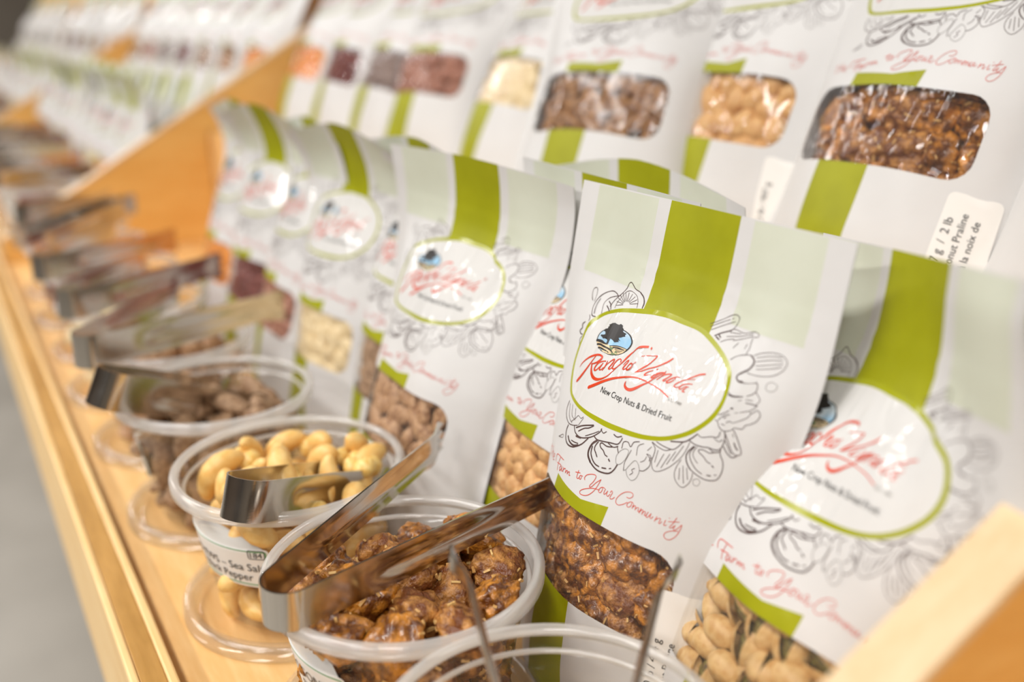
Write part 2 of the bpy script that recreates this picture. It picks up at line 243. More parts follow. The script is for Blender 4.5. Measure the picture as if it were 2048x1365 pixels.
# ------------------------------------------------------------------ printed artwork (flat pouch coordinates, 0.1 mm)
ART = {
    'red': '-402,1430,2.3 -395,1448,5.1 -373,1472,7.1 -341,1496,8.8 -306,1513,9.4 -276,1523,8.2 -258,1524,8.6 -248,1520,10.4 -252,1507,10.5 -270,1491,7.3 -297,1477,5.5 -309,1471,4.1;-299,1513,5.5 -309,1494,6.5 -324,1464,8.9 -340,1433,11.3 -360,1401,14.0 -383,1372,13.0;-306,1475,8.6 -294,1457,11.7 -278,1442,14.1 -252,1431,14.8 -227,1430,12.6 -205,1436,10.4 -182,1448,7.0 -159,1466,5.4 -140,1492,4.5 -127,1514,4.8 -110,1538,6.5 -98,1561,9.4 -84,1583,8.1 -72,1597,6.3 -58,1613,7.1 -40,1625,8.3 -23,1631,9.5 -4,1635,9.4 9,1634,8.1 11,1628,4.5;-215,1513,4.2 -236,1505,5.7 -257,1490,7.2 -267,1471,8.9 -265,1460,8.9 -251,1462,6.8 -237,1481,4.8 -226,1501,4.2;-226,1501,4.7 -232,1484,7.1 -232,1471,6.7 -220,1474,4.7 -212,1486,3.7;-203,1516,4.6 -203,1493,7.0 -210,1474,5.6;-208,1482,3.3 -195,1507,4.1 -176,1529,5.4 -165,1535,6.3 -165,1520,7.6 -174,1500,7.7 -174,1492,6.8 -163,1495,4.5 -152,1509,3.6;-121,1537,5.7 -124,1545,5.2 -136,1546,4.4 -148,1534,6.6 -154,1515,8.0 -152,1501,7.6 -139,1502,5.8 -127,1514,3.5;-96,1533,3.4 -88,1549,4.3 -76,1557,7.6 -77,1547,7.6 -87,1527,7.7 -88,1518,6.8 -75,1520,4.7 -63,1534,3.4;-46,1556,4.6 -56,1547,6.3 -64,1532,7.6 -63,1523,7.2 -48,1527,6.2 -36,1540,5.4 -35,1550,4.1 -46,1556,3.7 -34,1556,2.5 -25,1566,3.3;60,1616,5.5 57,1606,5.9 40,1577,6.0 16,1552,7.3 -7,1529,4.5;-14,1594,2.5 11,1603,3.2 40,1611,2.8 60,1616,4.8;-7,1529,4.1 19,1541,5.2 48,1560,5.2 80,1577,5.1 105,1595,5.8 126,1612,7.3 141,1630,5.8;78,1562,3.1 56,1549,4.7 44,1534,6.8 53,1534,4.7 72,1543,3.1;94,1569,5.8 96,1573,5.8;133,1571,3.0 114,1563,4.6 94,1548,5.8 85,1535,5.8 95,1537,4.3 110,1555,3.5 126,1568,3.5;140,1579,2.7 139,1573,3.8 123,1557,4.6 103,1537,4.6 83,1515,5.8 58,1495,8.7 37,1477,12.0 14,1462,13.0 -6,1458,12.3 -24,1465,10.4 -30,1476,6.2 -29,1484,2.1;140,1579,2.7 139,1564,4.6 118,1537,4.6;120,1541,2.7 142,1563,3.8 162,1573,4.9 175,1575,4.5 164,1559,5.3 148,1544,4.9 154,1542,3.8 164,1549,2.6;216,1577,3.0 197,1571,4.5 178,1557,6.0 168,1543,6.4 176,1542,5.2 192,1554,4.5 200,1567,3.3;316,1620,6.1 296,1612,6.1 273,1596,4.7 248,1578,4.4 224,1559,4.8 211,1544,5.2 215,1538,4.8 227,1540,3.3 237,1547,2.2;248,1578,2.5 286,1590,2.1;285,1570,2.9 265,1566,4.0 245,1555,4.7 237,1540,5.1 246,1539,4.0 260,1553,3.2 276,1556,2.5;269,1554,3.2 258,1538,5.8 259,1533,5.4 269,1535,3.2;-256,1384,14.2 -214,1410,13.5 -166,1441,12.0 -114,1469,9.7 -62,1490,7.6 -20,1505,6.2 19,1512,5.2 66,1515,5.1 84,1514,3.9 126,1512,4.2 170,1506,4.9 210,1495,4.4',
    'fstripe': '-352,1567,10.7 -308,1573,12.0 -260,1575,5.0;-333,1554,8.8 -299,1561,8.6 -263,1562,7.5 -226,1560,6.5 -199,1555,3.2;-311,1545,7.8 -284,1550,6.8 -252,1550,5.8 -224,1547,3.3;-238,1573,3.3 -198,1584,3.8 -157,1589,3.1 -123,1590,2.1;-213,1573,6.5 -184,1580,4.8 -134,1584,2.2;-194,1571,3.8 -170,1578,2.8 -135,1580,1.9;-184,1567,2.5 -144,1575,1.9;-176,1564,2.5 -152,1569,1.9',
    'line': '-440,1651,4.5 -462,1652,4.6 -479,1671,4.6 -483,1700,4.6 -468,1734,4.4 -441,1761,4.3 -400,1778,4.3 -368,1776,4.2 -347,1768,4.2;-454,1662,3.3 -463,1700,3.2 -456,1730,3.2;-413,1673,3.8 -421,1696,3.8 -423,1722,3.7 -397,1749,3.7 -347,1768,3.6 -333,1773,3.5;-396,1732,5.5 -373,1722,5.5 -372,1715,5.5;-398,1711,5.5 -376,1702,5.5 -365,1695,5.5;-359,1704,4.2 -370,1723,4.2 -356,1751,4.2 -318,1793,4.1 -304,1815,4.1 -299,1835,4.1 -284,1843,4.0 -267,1834,4.0 -245,1822,4.0 -208,1816,3.9 -176,1800,3.9 -159,1781,3.8 -159,1760,3.8;-208,1816,5.6 -178,1802,5.5 -162,1782,5.5 -159,1760,5.5;-335,1717,2.4 -334,1744,2.4 -319,1770,2.3 -302,1794,2.3 -275,1808,2.3 -242,1804,2.3 -216,1793,2.2 -199,1773,2.2 -192,1753,2.2;-284,1744,2.6 -332,1729,2.7;-286,1748,2.6 -341,1744,2.7;-286,1752,2.6 -342,1760,2.7;-284,1756,2.6 -335,1774,2.7;-280,1759,2.6 -321,1787,2.6;-274,1762,2.6 -301,1795,2.6;-268,1763,2.6 -278,1799,2.6;-261,1763,2.6 -254,1798,2.6;-254,1762,2.6 -232,1792,2.5;-248,1759,2.6 -213,1783,2.5;-244,1756,2.6 -198,1770,2.5;-509,1709,3.0 -534,1734,3.0 -537,1758,3.0 -513,1766,2.9 -498,1742,2.9 -493,1708,2.9;-484,1647,5.4 -471,1638,5.3 -471,1625,5.4;-500,1612,4.9 -515,1598,5.0 -506,1583,5.0 -517,1567,5.1 -501,1556,5.1 -484,1558,5.0;-483,1551,3.6 -493,1533,3.7 -479,1511,3.7;227,1795,2.4 272,1823,2.4 316,1852,2.4 336,1860,2.3 352,1857,2.3 357,1847,2.3 353,1827,2.3 344,1806,2.3 331,1797,2.3;272,1760,5.1 296,1777,5.1 339,1799,5.1;281,1758,6.0 299,1752,6.0;290,1768,5.6 302,1761,5.5;311,1746,2.1 334,1761,2.0 366,1773,2.0;340,1803,2.3 360,1807,2.3 402,1805,2.3 441,1821,2.2 459,1823,2.2 471,1817,2.2 469,1808,2.2 453,1804,2.2;450,1800,2.0 452,1778,2.0 456,1762,2.0 453,1740,2.0;233,1786,1.4 285,1819,1.4 331,1844,1.4;244,1776,1.4 296,1809,1.4 341,1834,1.4;335,1790,1.4 387,1798,1.4;327,1772,1.4 390,1790,1.4 444,1813,1.3;364,1766,1.4 416,1789,1.3 448,1806,1.3;378,1742,1.3 392,1765,1.3;433,1754,1.3 437,1772,1.3;390,1700,2.6 412,1719,2.6 450,1736,2.6 478,1742,2.6;478,1742,5.6 498,1731,5.5 503,1716,5.5 496,1695,5.5 479,1679,5.5 464,1664,5.5 463,1653,5.5 476,1645,5.5 494,1647,5.5;489,1745,1.9 519,1763,1.9 558,1774,1.9 593,1773,1.9 615,1760,1.9 619,1742,1.9 610,1719,1.9 588,1698,1.9 554,1684,1.9 520,1679,1.9 495,1682,1.9;504,1741,1.3 546,1758,1.3 591,1767,1.2;508,1727,1.3 552,1745,1.3 599,1757,1.2;512,1712,1.3 558,1729,1.3 604,1746,1.2;518,1700,1.3 564,1716,1.2 604,1734,1.2;479,1642,2.0 511,1645,2.0 537,1654,2.0;536,1657,3.0 545,1648,3.0 549,1627,3.0 538,1610,3.0 511,1594,3.0 483,1589,3.0 455,1594,3.0;460,1586,4.4 480,1588,4.4 511,1594,4.3;549,1623,2.3 572,1606,2.3 576,1594,2.3 569,1584,2.3;531,1576,3.6 553,1578,3.6 575,1579,3.6;575,1579,1.6 559,1557,1.6 534,1542,1.6 510,1531,1.6;506,1577,1.7 523,1586,1.6 551,1591,1.6;492,1543,5.0 498,1546,5.0;448,1504,2.4 469,1516,2.3 489,1534,2.3;458,1486,1.7 473,1507,1.7 496,1521,1.6;558,1550,2.6 566,1547,2.6 582,1564,2.6 595,1555,2.6 599,1543,2.6 593,1524,2.6 574,1506,2.6 562,1500,2.6 557,1486,2.6 549,1481,2.6 526,1478,2.6 519,1467,2.6 497,1456,2.6 479,1461,2.7 468,1469,2.7 458,1481,2.7 443,1482,2.7;564,1545,1.9 558,1529,1.9 535,1508,2.0 514,1494,2.0 503,1497,2.0 493,1488,2.0;478,1479,1.3 490,1478,1.3;479,1502,1.5 486,1507,1.5;577,1648,1.5 576,1663,1.5 590,1674,1.5 607,1672,1.5 616,1664,1.5 612,1649,1.5 598,1640,1.5 583,1642,1.5 577,1648,1.5;-389,1280,4.3 -393,1242,4.5 -369,1214,4.5 -322,1201,4.2 -275,1208,3.9 -228,1224,3.6;-372,1274,2.8 -335,1226,2.8 -288,1213,2.6;-339,1279,2.6 -312,1241,2.6 -265,1234,2.5;-295,1276,2.5 -271,1240,2.5;-298,1216,2.6 -265,1243,2.5 -250,1260,2.4 -221,1258,2.3 -205,1270,2.3;-222,1226,2.4 -201,1266,2.3;-773,1001,2.1 -748,1036,2.3;-405,1109,2.9 -349,1139,2.5 -347,1125,2.5 -405,1109,2.9;-319,1193,7.4 -324,1164,7.6 -304,1135,7.4 -269,1124,7.1 -219,1131,6.6 -182,1148,6.2 -147,1172,6.0 -118,1207,5.7;-287,1154,8.9 -257,1141,8.6 -211,1141,8.1 -174,1156,7.7;-241,1152,5.0 -207,1156,4.8 -178,1162,4.6;-254,1211,5.8 -234,1195,5.7 -203,1189,5.5 -166,1192,5.3 -123,1208,5.0 -92,1226,4.8 -61,1255,4.7 -57,1271,4.6;-233,1212,6.4 -186,1238,6.0 -114,1266,5.5;-205,1207,5.5 -169,1232,5.2 -138,1245,5.0 -112,1263,4.8;-142,1209,3.6 -102,1233,3.5 -67,1257,3.3;-212,1182,8.0 -171,1189,7.6;-86,1229,5.5 -60,1223,5.4 -17,1231,5.2 22,1240,5.0 59,1248,4.9 71,1264,4.8 74,1279,4.8;8,1234,4.4 44,1230,4.3 67,1242,4.3;22,1276,5.0 44,1273,4.9 67,1284,4.8;-60,1268,4.0 -39,1259,3.9 -24,1271,3.8;-58,1221,9.4 -80,1198,9.7 -89,1169,9.9 -82,1146,9.8 -56,1127,9.6;-56,1127,6.8 -21,1116,6.6 16,1114,6.5 62,1125,6.2 84,1147,6.1 95,1176,6.1;-48,1219,5.3 -57,1201,5.4 -57,1184,5.4 -40,1171,5.4 -28,1161,5.3;-75,1189,6.2 -70,1162,6.2 -49,1142,6.1 -24,1131,6.0 0,1130,5.8;38,1228,5.0 7,1220,5.1 -26,1222,5.2 -34,1213,5.3 -24,1203,5.2 -3,1197,5.2 12,1186,5.1 28,1184,5.0;40,1177,6.9 48,1172,6.9;19,1132,5.8 42,1138,5.7;59,1144,4.4 68,1149,4.3;66,1237,4.3 80,1220,4.2;88,1232,3.3 107,1247,3.2 126,1248,3.2 131,1237,3.2 126,1210,3.2 110,1185,3.3 91,1176,3.4 80,1187,3.4 76,1208,3.3 88,1232,3.3;141,1254,2.3 134,1224,2.3 128,1197,2.4 134,1166,2.4;137,1167,3.5 145,1173,3.5 160,1154,3.5 185,1145,3.4 204,1159,3.4 211,1183,3.4 209,1198,3.4 193,1219,3.4 174,1223,3.4 155,1194,3.5 145,1173,3.5;171,1162,2.6 183,1177,2.6 173,1184,2.6 186,1195,2.6;210,1196,2.8 230,1202,2.8 249,1229,2.7 242,1254,2.7 219,1267,2.8;203,1228,2.2 218,1240,2.2 223,1258,2.2;90,1243,3.6 88,1268,3.6 111,1276,3.5 132,1264,3.5 139,1286,3.5 165,1298,3.4;174,1245,2.3 167,1280,2.3 189,1299,2.2;223,1317,2.9 246,1301,2.9 251,1279,2.9 250,1250,2.9;221,1268,2.5 240,1266,2.4 240,1246,2.4;217,1281,2.5 229,1300,2.4;246,1263,2.4 258,1234,2.4 273,1220,2.4 292,1223,2.4 323,1246,2.4 351,1282,2.3 368,1316,2.3 376,1357,2.3 376,1370,2.3;280,1238,1.4 292,1294,1.4;299,1240,1.4 316,1302,1.4;317,1261,1.4 335,1319,1.4;336,1281,1.4 358,1350,1.4;266,1251,1.4 262,1298,1.4;226,1318,2.9 256,1310,2.9 291,1308,2.8 313,1320,2.8;242,1326,3.4 274,1321,3.3 315,1321,3.3 332,1332,3.3 349,1359,3.2;300,1348,5.2 352,1364,5.1 375,1384,5.0 395,1410,5.0;368,1298,1.8 360,1271,1.9 359,1242,1.9 370,1218,1.9 391,1202,1.8 410,1201,1.8 427,1226,1.8 431,1251,1.8 428,1265,1.8;384,1223,1.1 373,1266,1.1;406,1216,1.1 383,1279,1.1;417,1235,1.1 400,1276,1.1;439,1242,1.6 448,1249,1.6 460,1250,1.6 467,1240,1.6 461,1225,1.6 447,1224,1.6 440,1233,1.6 439,1242,1.6;373,1376,3.7 402,1370,3.6 434,1372,3.6 456,1377,3.6 485,1378,3.5 501,1385,3.5 508,1406,3.5 507,1433,3.5 499,1454,3.5;398,1409,2.7 416,1404,2.7 452,1419,2.7 480,1427,2.7 484,1449,2.7;467,1418,2.2 489,1412,2.2 501,1424,2.2;462,1374,3.1 484,1368,3.1 504,1377,3.1 505,1387,3.1;398,1362,4.5 384,1338,4.6 382,1316,4.6 395,1293,4.5 414,1276,4.5;414,1276,3.4 443,1265,3.4 483,1258,3.3 521,1268,3.3 534,1291,3.3 535,1322,3.3 526,1347,3.3 512,1363,3.3 505,1377,3.3;404,1364,3.2 392,1339,3.2 398,1318,3.2 416,1298,3.2 439,1282,3.1 464,1274,3.1;412,1364,2.3 404,1345,2.3 408,1328,2.3 421,1316,2.2 435,1307,2.2;482,1366,3.1 466,1359,3.1 440,1362,3.1 422,1357,3.2 426,1348,3.1 450,1338,3.1 469,1325,3.1 484,1323,3.1;492,1317,4.4 500,1313,4.4;484,1276,4.0 499,1279,4.0;512,1286,3.1 519,1289,3.1;525,1471,3.0 544,1452,3.0 569,1421,3.0 581,1402,3.0 582,1391,3.0 568,1384,3.0 548,1391,3.0 523,1422,3.1 504,1446,3.1;512,1400,4.0 531,1381,3.9 554,1371,3.9 570,1380,3.9;511,1423,3.1 534,1396,3.1 548,1382,3.0;545,1425,4.8 557,1410,4.8 566,1404,4.8;528,1456,2.2 535,1445,2.2',
    'tag': '-445,1050,5 -450,1025,5 -455,1000,5;-452,1012,5 -435,1030,5 -428,1020,5 -430,1000,5;-412,1010,5 -395,1020,5 -402,1030,5 -414,1014,5 -405,1000,5 -388,1006,5;-485,1045,5 -492,1005,5 -478,1000,5;-500,1032,5 -470,1035,5;-355,1011,6 -365,1030,6 -355,1045,6 -322,1050,6 -261,1054,6;-304,1050,6 -312,1025,6 -312,1005,6 -305,990,6;-330,1016,6 -278,1025,6;-272,1024,6.7 -282,1010,6.7 -273,1000,6.8 -260,1016,6.4 -262,1027,6.5 -252,1009,6.4 -242,1012,6.4;-241,1029,6.3 -234,1012,6.2;-238,1018,6.2 -224,1031,6.1 -216,1031,6.1;-208,1029,5.9 -208,1017,6.0 -202,1029,5.9 -192,1033,5.9 -189,1020,5.9 -183,1031,5.8 -173,1036,5.7 -170,1023,5.7 -161,1026,5.6;-109,1069,5.3 -108,1040,5.3 -98,1038,5.2 -90,1046,5.2;-127,1055,5.3 -94,1064,5.2;-85,1058,5.1 -92,1049,5.2 -85,1040,5.2 -77,1047,5.1 -80,1058,5.1 -73,1058,5.1;-52,1051,4.9 -58,1058,5.0 -50,1073,4.9 -24,1087,4.8 -1,1092,4.7 5,1084,4.7 -2,1062,4.7 -13,1045,4.8 -12,1036,4.8 0,1044,4.7 16,1067,4.7 36,1088,4.6;36,1088,4.6 30,1063,4.6 21,1037,4.7 3,1012,4.7 -20,996,4.8 -50,990,5.0 -58,999,5.0 -41,1015,4.9 -7,1033,4.8 18,1042,4.7 36,1045,4.6 45,1047,4.6;56,1064,4.5 44,1053,4.6 43,1040,4.6 55,1040,4.5 60,1054,4.5 58,1064,4.5 70,1064,4.5;75,1063,4.5 72,1049,4.5 75,1041,4.5 83,1048,4.4 89,1061,4.4;89,1061,4.4 88,1047,4.4 97,1041,4.4 105,1054,4.3;104,1060,4.3 108,1070,4.3 115,1064,4.3 110,1046,4.3 112,1038,4.3 123,1041,4.3 132,1052,4.3;189,1076,4.1 203,1077,4.1 216,1089,4.1 212,1100,4.1 195,1100,4.1 172,1089,4.2 152,1068,4.2 143,1047,4.3 148,1034,4.2 163,1032,4.2 182,1043,4.1 199,1058,4.1;216,1068,4.1 203,1057,4.1 202,1044,4.1 212,1043,4.1 221,1055,4.1 220,1068,4.1 228,1065,4.0;231,1063,4.0 228,1044,4.0;228,1048,4.0 237,1060,4.0 242,1060,4.0 243,1044,4.0;243,1048,4.0 252,1059,4.0 257,1058,4.0 257,1044,4.0 262,1044,4.0 266,1052,4.0;268,1061,4.0 265,1040,4.0;265,1045,4.0 273,1057,4.0 279,1056,4.0 278,1039,4.0;277,1045,4.0 286,1056,3.9 291,1055,3.9 289,1040,3.9 294,1040,3.9 298,1049,3.9;302,1059,3.9 297,1042,3.9 302,1036,3.9 309,1045,3.9 315,1058,3.9;315,1058,3.9 314,1042,3.9 320,1039,3.9 326,1049,3.9;342,1056,3.8 336,1034,3.9;337,1040,3.8 351,1052,3.8 358,1052,3.8 355,1034,3.8 360,1033,3.8 366,1044,3.8;379,1055,3.8 376,1039,3.8 378,1032,3.8 387,1038,3.8;390,1068,3.8 393,1067,3.8;418,1079,3.7 409,1051,3.8 400,1034,3.8 407,1032,3.8 416,1044,3.7;390,1053,3.8 432,1066,3.7;420,1049,3.7 416,1032,3.7 420,1028,3.7 430,1037,3.7 444,1059,3.7;444,1059,3.7 442,1036,3.7 433,1008,3.7 418,989,3.8 401,984,3.8 389,992,3.8 391,1007,3.8 412,1022,3.8 436,1029,3.7',
    'oval': '-356,1566 -361,1579 -358,1597 -342,1614 -321,1626 -294,1636 -265,1646 -234,1652 -203,1653 -172,1651 -144,1645 -124,1635 -110,1622 -108,1605 -117,1588 -134,1571 -159,1556 -189,1546 -220,1540 -258,1540 -296,1542 -328,1550 -346,1557',
    'hill1': '-353,1569 -319,1576 -267,1577 -238,1574 -187,1571 -160,1557 -221,1542 -259,1541 -294,1544 -326,1550 -344,1558',
    'hill2': '-240,1573 -209,1582 -167,1588 -123,1590 -134,1572 -160,1557 -185,1569 -212,1572',
    'path': '-240,1572 -206,1571 -183,1567 -160,1557 -197,1545 -216,1555 -234,1563',
    'tree': '-285,1661 -270,1666 -256,1664 -244,1664 -237,1670 -221,1667 -220,1661 -207,1656 -206,1649 -193,1644 -172,1644 -178,1637 -171,1632 -183,1628 -194,1622 -208,1617 -199,1611 -187,1608 -205,1607 -194,1603 -221,1593 -236,1598 -253,1601 -254,1591 -252,1581 -254,1574 -263,1572 -264,1588 -270,1592 -291,1592 -307,1586 -326,1589 -338,1590 -337,1596 -319,1600 -304,1606 -313,1614 -332,1614 -327,1624 -306,1632 -308,1638 -300,1646 -312,1646 -300,1652 -290,1658',
    'badge': '-421,1314 -458,1361 -481,1420 -485,1490 -479,1550 -474,1599 -440,1649 -383,1690 -289,1726 -180,1753 -69,1776 16,1782 95,1778 202,1771 280,1746 353,1712 404,1677 434,1642 451,1598 456,1555 446,1507 423,1460 383,1411 340,1376 283,1344 212,1320 138,1304 55,1293 -33,1285 -130,1283 -223,1283 -311,1287 -382,1298'}
def parse(s): return [np.array([[float(v) for v in p.split(',')] for p in st.split(' ')]) * 1e-4 for st in s.split(';')]
BADGE = parse(ART['badge'])[0]
def catmull(P, step, closed=False):
    P = np.asarray(P, float); n = len(P)
    if n < 3 and not closed:
        k = max(2, int(np.linalg.norm(P[-1, :2] - P[0, :2]) / step) + 1); t = np.linspace(0, 1, k)[:, None]; return P[0] * (1 - t) + P[-1] * t
    if closed: Q = np.vstack([P[-1], P, P[0], P[1]])
    else: Q = np.vstack([2 * P[0] - P[1], P, 2 * P[-1] - P[-2]])
    out = []
    for i in range(1, len(Q) - 2):
        a, b, c, d = Q[i - 1], Q[i], Q[i + 1], Q[i + 2]
        k = max(1, int(np.ceil(np.linalg.norm(c[:2] - b[:2]) / step))); t = np.linspace(0, 1, k, endpoint=False)[:, None]
        out.append(.5 * (2 * b + (c - a) * t + (2 * a - 5 * b + 4 * c - d) * t ** 2 + (3 * b - a - 3 * c + d) * t ** 3))
    if not closed: out.append(P[-1:])
    return np.vstack(out)
def strip(P, step=.0006, wmin=.00022, wmul=1.):
    Q = catmull(P, step); w = np.maximum(Q[:, 2] * wmul, wmin) / 2; p = Q[:, :2]
    t = np.gradient(p, axis=0); t /= np.maximum(np.linalg.norm(t, axis=1), 1e-9)[:, None]; nrm = np.stack([-t[:, 1], t[:, 0]], 1)
    p = np.vstack([p[0] - t[0] * w[0] * .8, p, p[-1] + t[-1] * w[-1] * .8]); nrm = np.vstack([nrm[0], nrm, nrm[-1]]); w = np.concatenate([[w[0] * .35], w, [w[-1] * .35]])
    V = np.empty((2 * len(p), 2)); V[0::2] = p + nrm * w[:, None]; V[1::2] = p - nrm * w[:, None]
    F = [(2 * i, 2 * i + 1, 2 * i + 3, 2 * i + 2) for i in range(len(p) - 1)]
    return V, F
def merge(parts):
    Vs, Fs, o = [], [], 0
    for V, F in parts:
        Vs.append(np.asarray(V)); Fs += [tuple(i + o for i in f) for f in F]; o += len(V)
    return np.vstack(Vs), Fs
def inside(P, poly):
    x, y = P[:, 0], P[:, 1]; r = np.zeros(len(P), bool); n = len(poly); j = n - 1
    for i in range(n):
        xi, yi = poly[i]; xj, yj = poly[j]
        c = ((yi > y) != (yj > y)) & (x < (xj - xi) * (y - yi) / ((yj - yi) if yj != yi else 1e-12) + xi); r ^= c; j = i
    return r
def fill(poly, step=.0025):
    poly = np.asarray(poly)[:, :2]; lo, hi = poly.min(0), poly.max(0)
    g = np.stack(np.meshgrid(np.arange(lo[0], hi[0], step), np.arange(lo[1], hi[1], step)), -1).reshape(-1, 2)
    if len(g): g = g[inside(g, poly)]
    V = [Vector(p) for p in poly] + [Vector(p) for p in g]; n = len(poly)
    ov, oe, of, *_ = delaunay_2d_cdt(V, [(i, (i + 1) % n) for i in range(n)], [], 0, 1e-7)
    ov = np.array([tuple(v) for v in ov]); c = np.array([ov[list(f)].mean(0) for f in of]); k = inside(c, poly)
    return ov, [tuple(f) for f, b in zip(of, k) if b]
def text2d(s, size, align='LEFT', sx=1.0):
    cu = bpy.data.curves.new('t', 'FONT'); cu.body = s; cu.size = size; cu.align_x = align; cu.resolution_u = 3
    o = bpy.data.objects.new('t', cu); COL.objects.link(o); dg = bpy.context.evaluated_depsgraph_get(); dg.update()
    me = o.evaluated_get(dg).to_mesh(); V = np.array([(v.co.x * sx, v.co.y) for v in me.vertices]).reshape(-1, 2); F = [tuple(p.vertices) for p in me.polygons]
    bpy.data.objects.remove(o, do_unlink=True); bpy.data.curves.remove(cu); return V, F
W0, H0, T0 = .156, .222, .064
oval = catmull(BADGE, .0025, True); octr = oval.mean(0)
dn = oval - octr; oval_in = oval - dn / np.linalg.norm(dn, axis=1)[:, None] * .0022
WIN = (-.054, .0470, .0540, .0920, .0105)
def rrect(u0, u1, s0, s1, r, n=5):
    o = []
    for cx, cy, a0 in ((u1 - r, s1 - r, 0), (u0 + r, s1 - r, 90), (u0 + r, s0 + r, 180), (u1 - r, s0 + r, 270)):
        for k in range(n + 1):
            a = math.radians(a0 + 90 * k / n); o.append((cx + r * math.cos(a), cy + r * math.sin(a)))
    return np.array(o)
WINP = rrect(*WIN)
GT = np.array([(-.0150, .160), (.0240, .160), (.0246, H0), (-.0148, H0)])
GM = np.array([(-.030, .090), (.0106, .090), (.0118, .1004), (-.004, .0972), (-.0285, .0985)])
GB = np.array([(-.030, 0), (.0005, 0), (.0028, .060), (-.029, .060)])
MINT = [np.array([(-.066, y0), (-.022, y0), (-.022, y1), (-.066, y1)]) for y0, y1 in ((.182, .2215),)] + [np.array([(.032, y0), (.066, y0), (.066, y1), (.032, y1)]) for y0, y1 in ((.182, .2215),)]
def front_cdt(step):
    us = np.arange(-W0 / 2, W0 / 2 + 1e-6, step); us = np.linspace(-W0 / 2, W0 / 2, len(us)); ss = np.linspace(0, H0, int(H0 / step) + 1)
    g = np.stack(np.meshgrid(us, ss), -1).reshape(-1, 2)
    V = [Vector(p) for p in g]; E = []
    def loop(P, dens=step):
        P = np.asarray(P); b = len(V); n = len(P); Q = []
        for i in range(n):
            a, c = P[i], P[(i + 1) % n]; k = max(1, int(np.linalg.norm(c - a) / dens))
            Q += [a + (c - a) * j / k for j in range(k)]
        V.extend(Vector(q) for q in Q); m = len(Q); E.extend((b + i, b + (i + 1) % m) for i in range(m))
    for P in [oval, oval_in, WINP, GT, GM, GB] + MINT: loop(P)
    ov, oe, of, *_ = delaunay_2d_cdt(V, E, [], 0, 1e-6)
    ov = np.array([tuple(v) for v in ov]); of = np.array([f for f in of if len(f) == 3]); c = ov[of].mean(1)
    reg = np.zeros(len(of), int)                       # 0 white 1 green 2 mint 3 window 4 badge 5 ring
    for P in MINT: reg[inside(c, P)] = 2
    for P in (GT, GM, GB): reg[inside(c, P)] = 1
    reg[inside(c, WINP)] = 3; reg[inside(c, oval)] = 5; reg[inside(c, oval_in)] = 4
    return ov, of, reg
def sub(V, F, sel):
    F = F[sel]; k, inv = np.unique(F, return_inverse=True); return V[k], inv.reshape(F.shape)
CDT = {'hi': front_cdt(.0034), 'lo': front_cdt(.0075)}
A_RED = merge([strip(s) for s in parse(ART['red'])])
A_TAG = merge([strip(s, wmul=.62) for s in parse(ART['tag'])])
def side_of(s): c = s.mean(0); return 0 if c[1] < .134 else (1 if c[0] < 0 else 2)
LN = parse(ART['line'])
A_MARK = [strip(s, .0005, .00018, .6) for s in LN if np.ptp(s[:, :2], axis=0).max() < .0095 and np.linalg.norm(s[0, :2] - s[-1, :2]) < .0012 and len(s) > 5]
LN = [s for s in LN if not (np.ptp(s[:, :2], axis=0).max() < .0095 and np.linalg.norm(s[0, :2] - s[-1, :2]) < .0012 and len(s) > 5)]
A_LINE = [merge([strip(s, .0008, .00022, .95) for s in LN if side_of(s) == k]) for k in range(3)]
V, F = text2d('New Crop Nuts & Dried Fruit', 1); k = .0428 / (V[:, 0].max() - V[:, 0].min()); V = V * [k, .0036]; ca = math.atan2(.0022, .0428)
A_SUB = (V @ np.array([[math.cos(ca), math.sin(ca)], [-math.sin(ca), math.cos(ca)]]) + [-.0162, .1395], F)
V, F = text2d('EST. 1980', .0016); A_EST = (V + [.0216, .1484], F)
OV = catmull(parse(ART['oval'])[0], .0012, True)
A_LOGO = []   # (geometry, material, offset)
oc = OV.mean(0)
A_LOGO.append((fill(OV), 'black', .00010)); A_LOGO.append((fill(oc + (OV - oc) * .935), 'sky', .00016))
for kk, mm in (('hill2', 'field'), ('hill1', 'field'), ('path', 'path')):
    A_LOGO.append((fill(parse(ART[kk])[0], .0015), mm, .00021))
A_LOGO.append((merge([strip(s) for s in parse(ART['fstripe'])]), 'black', .00025)); A_LOGO.append((fill(parse(ART['tree'])[0], .0015), 'black', .00028))
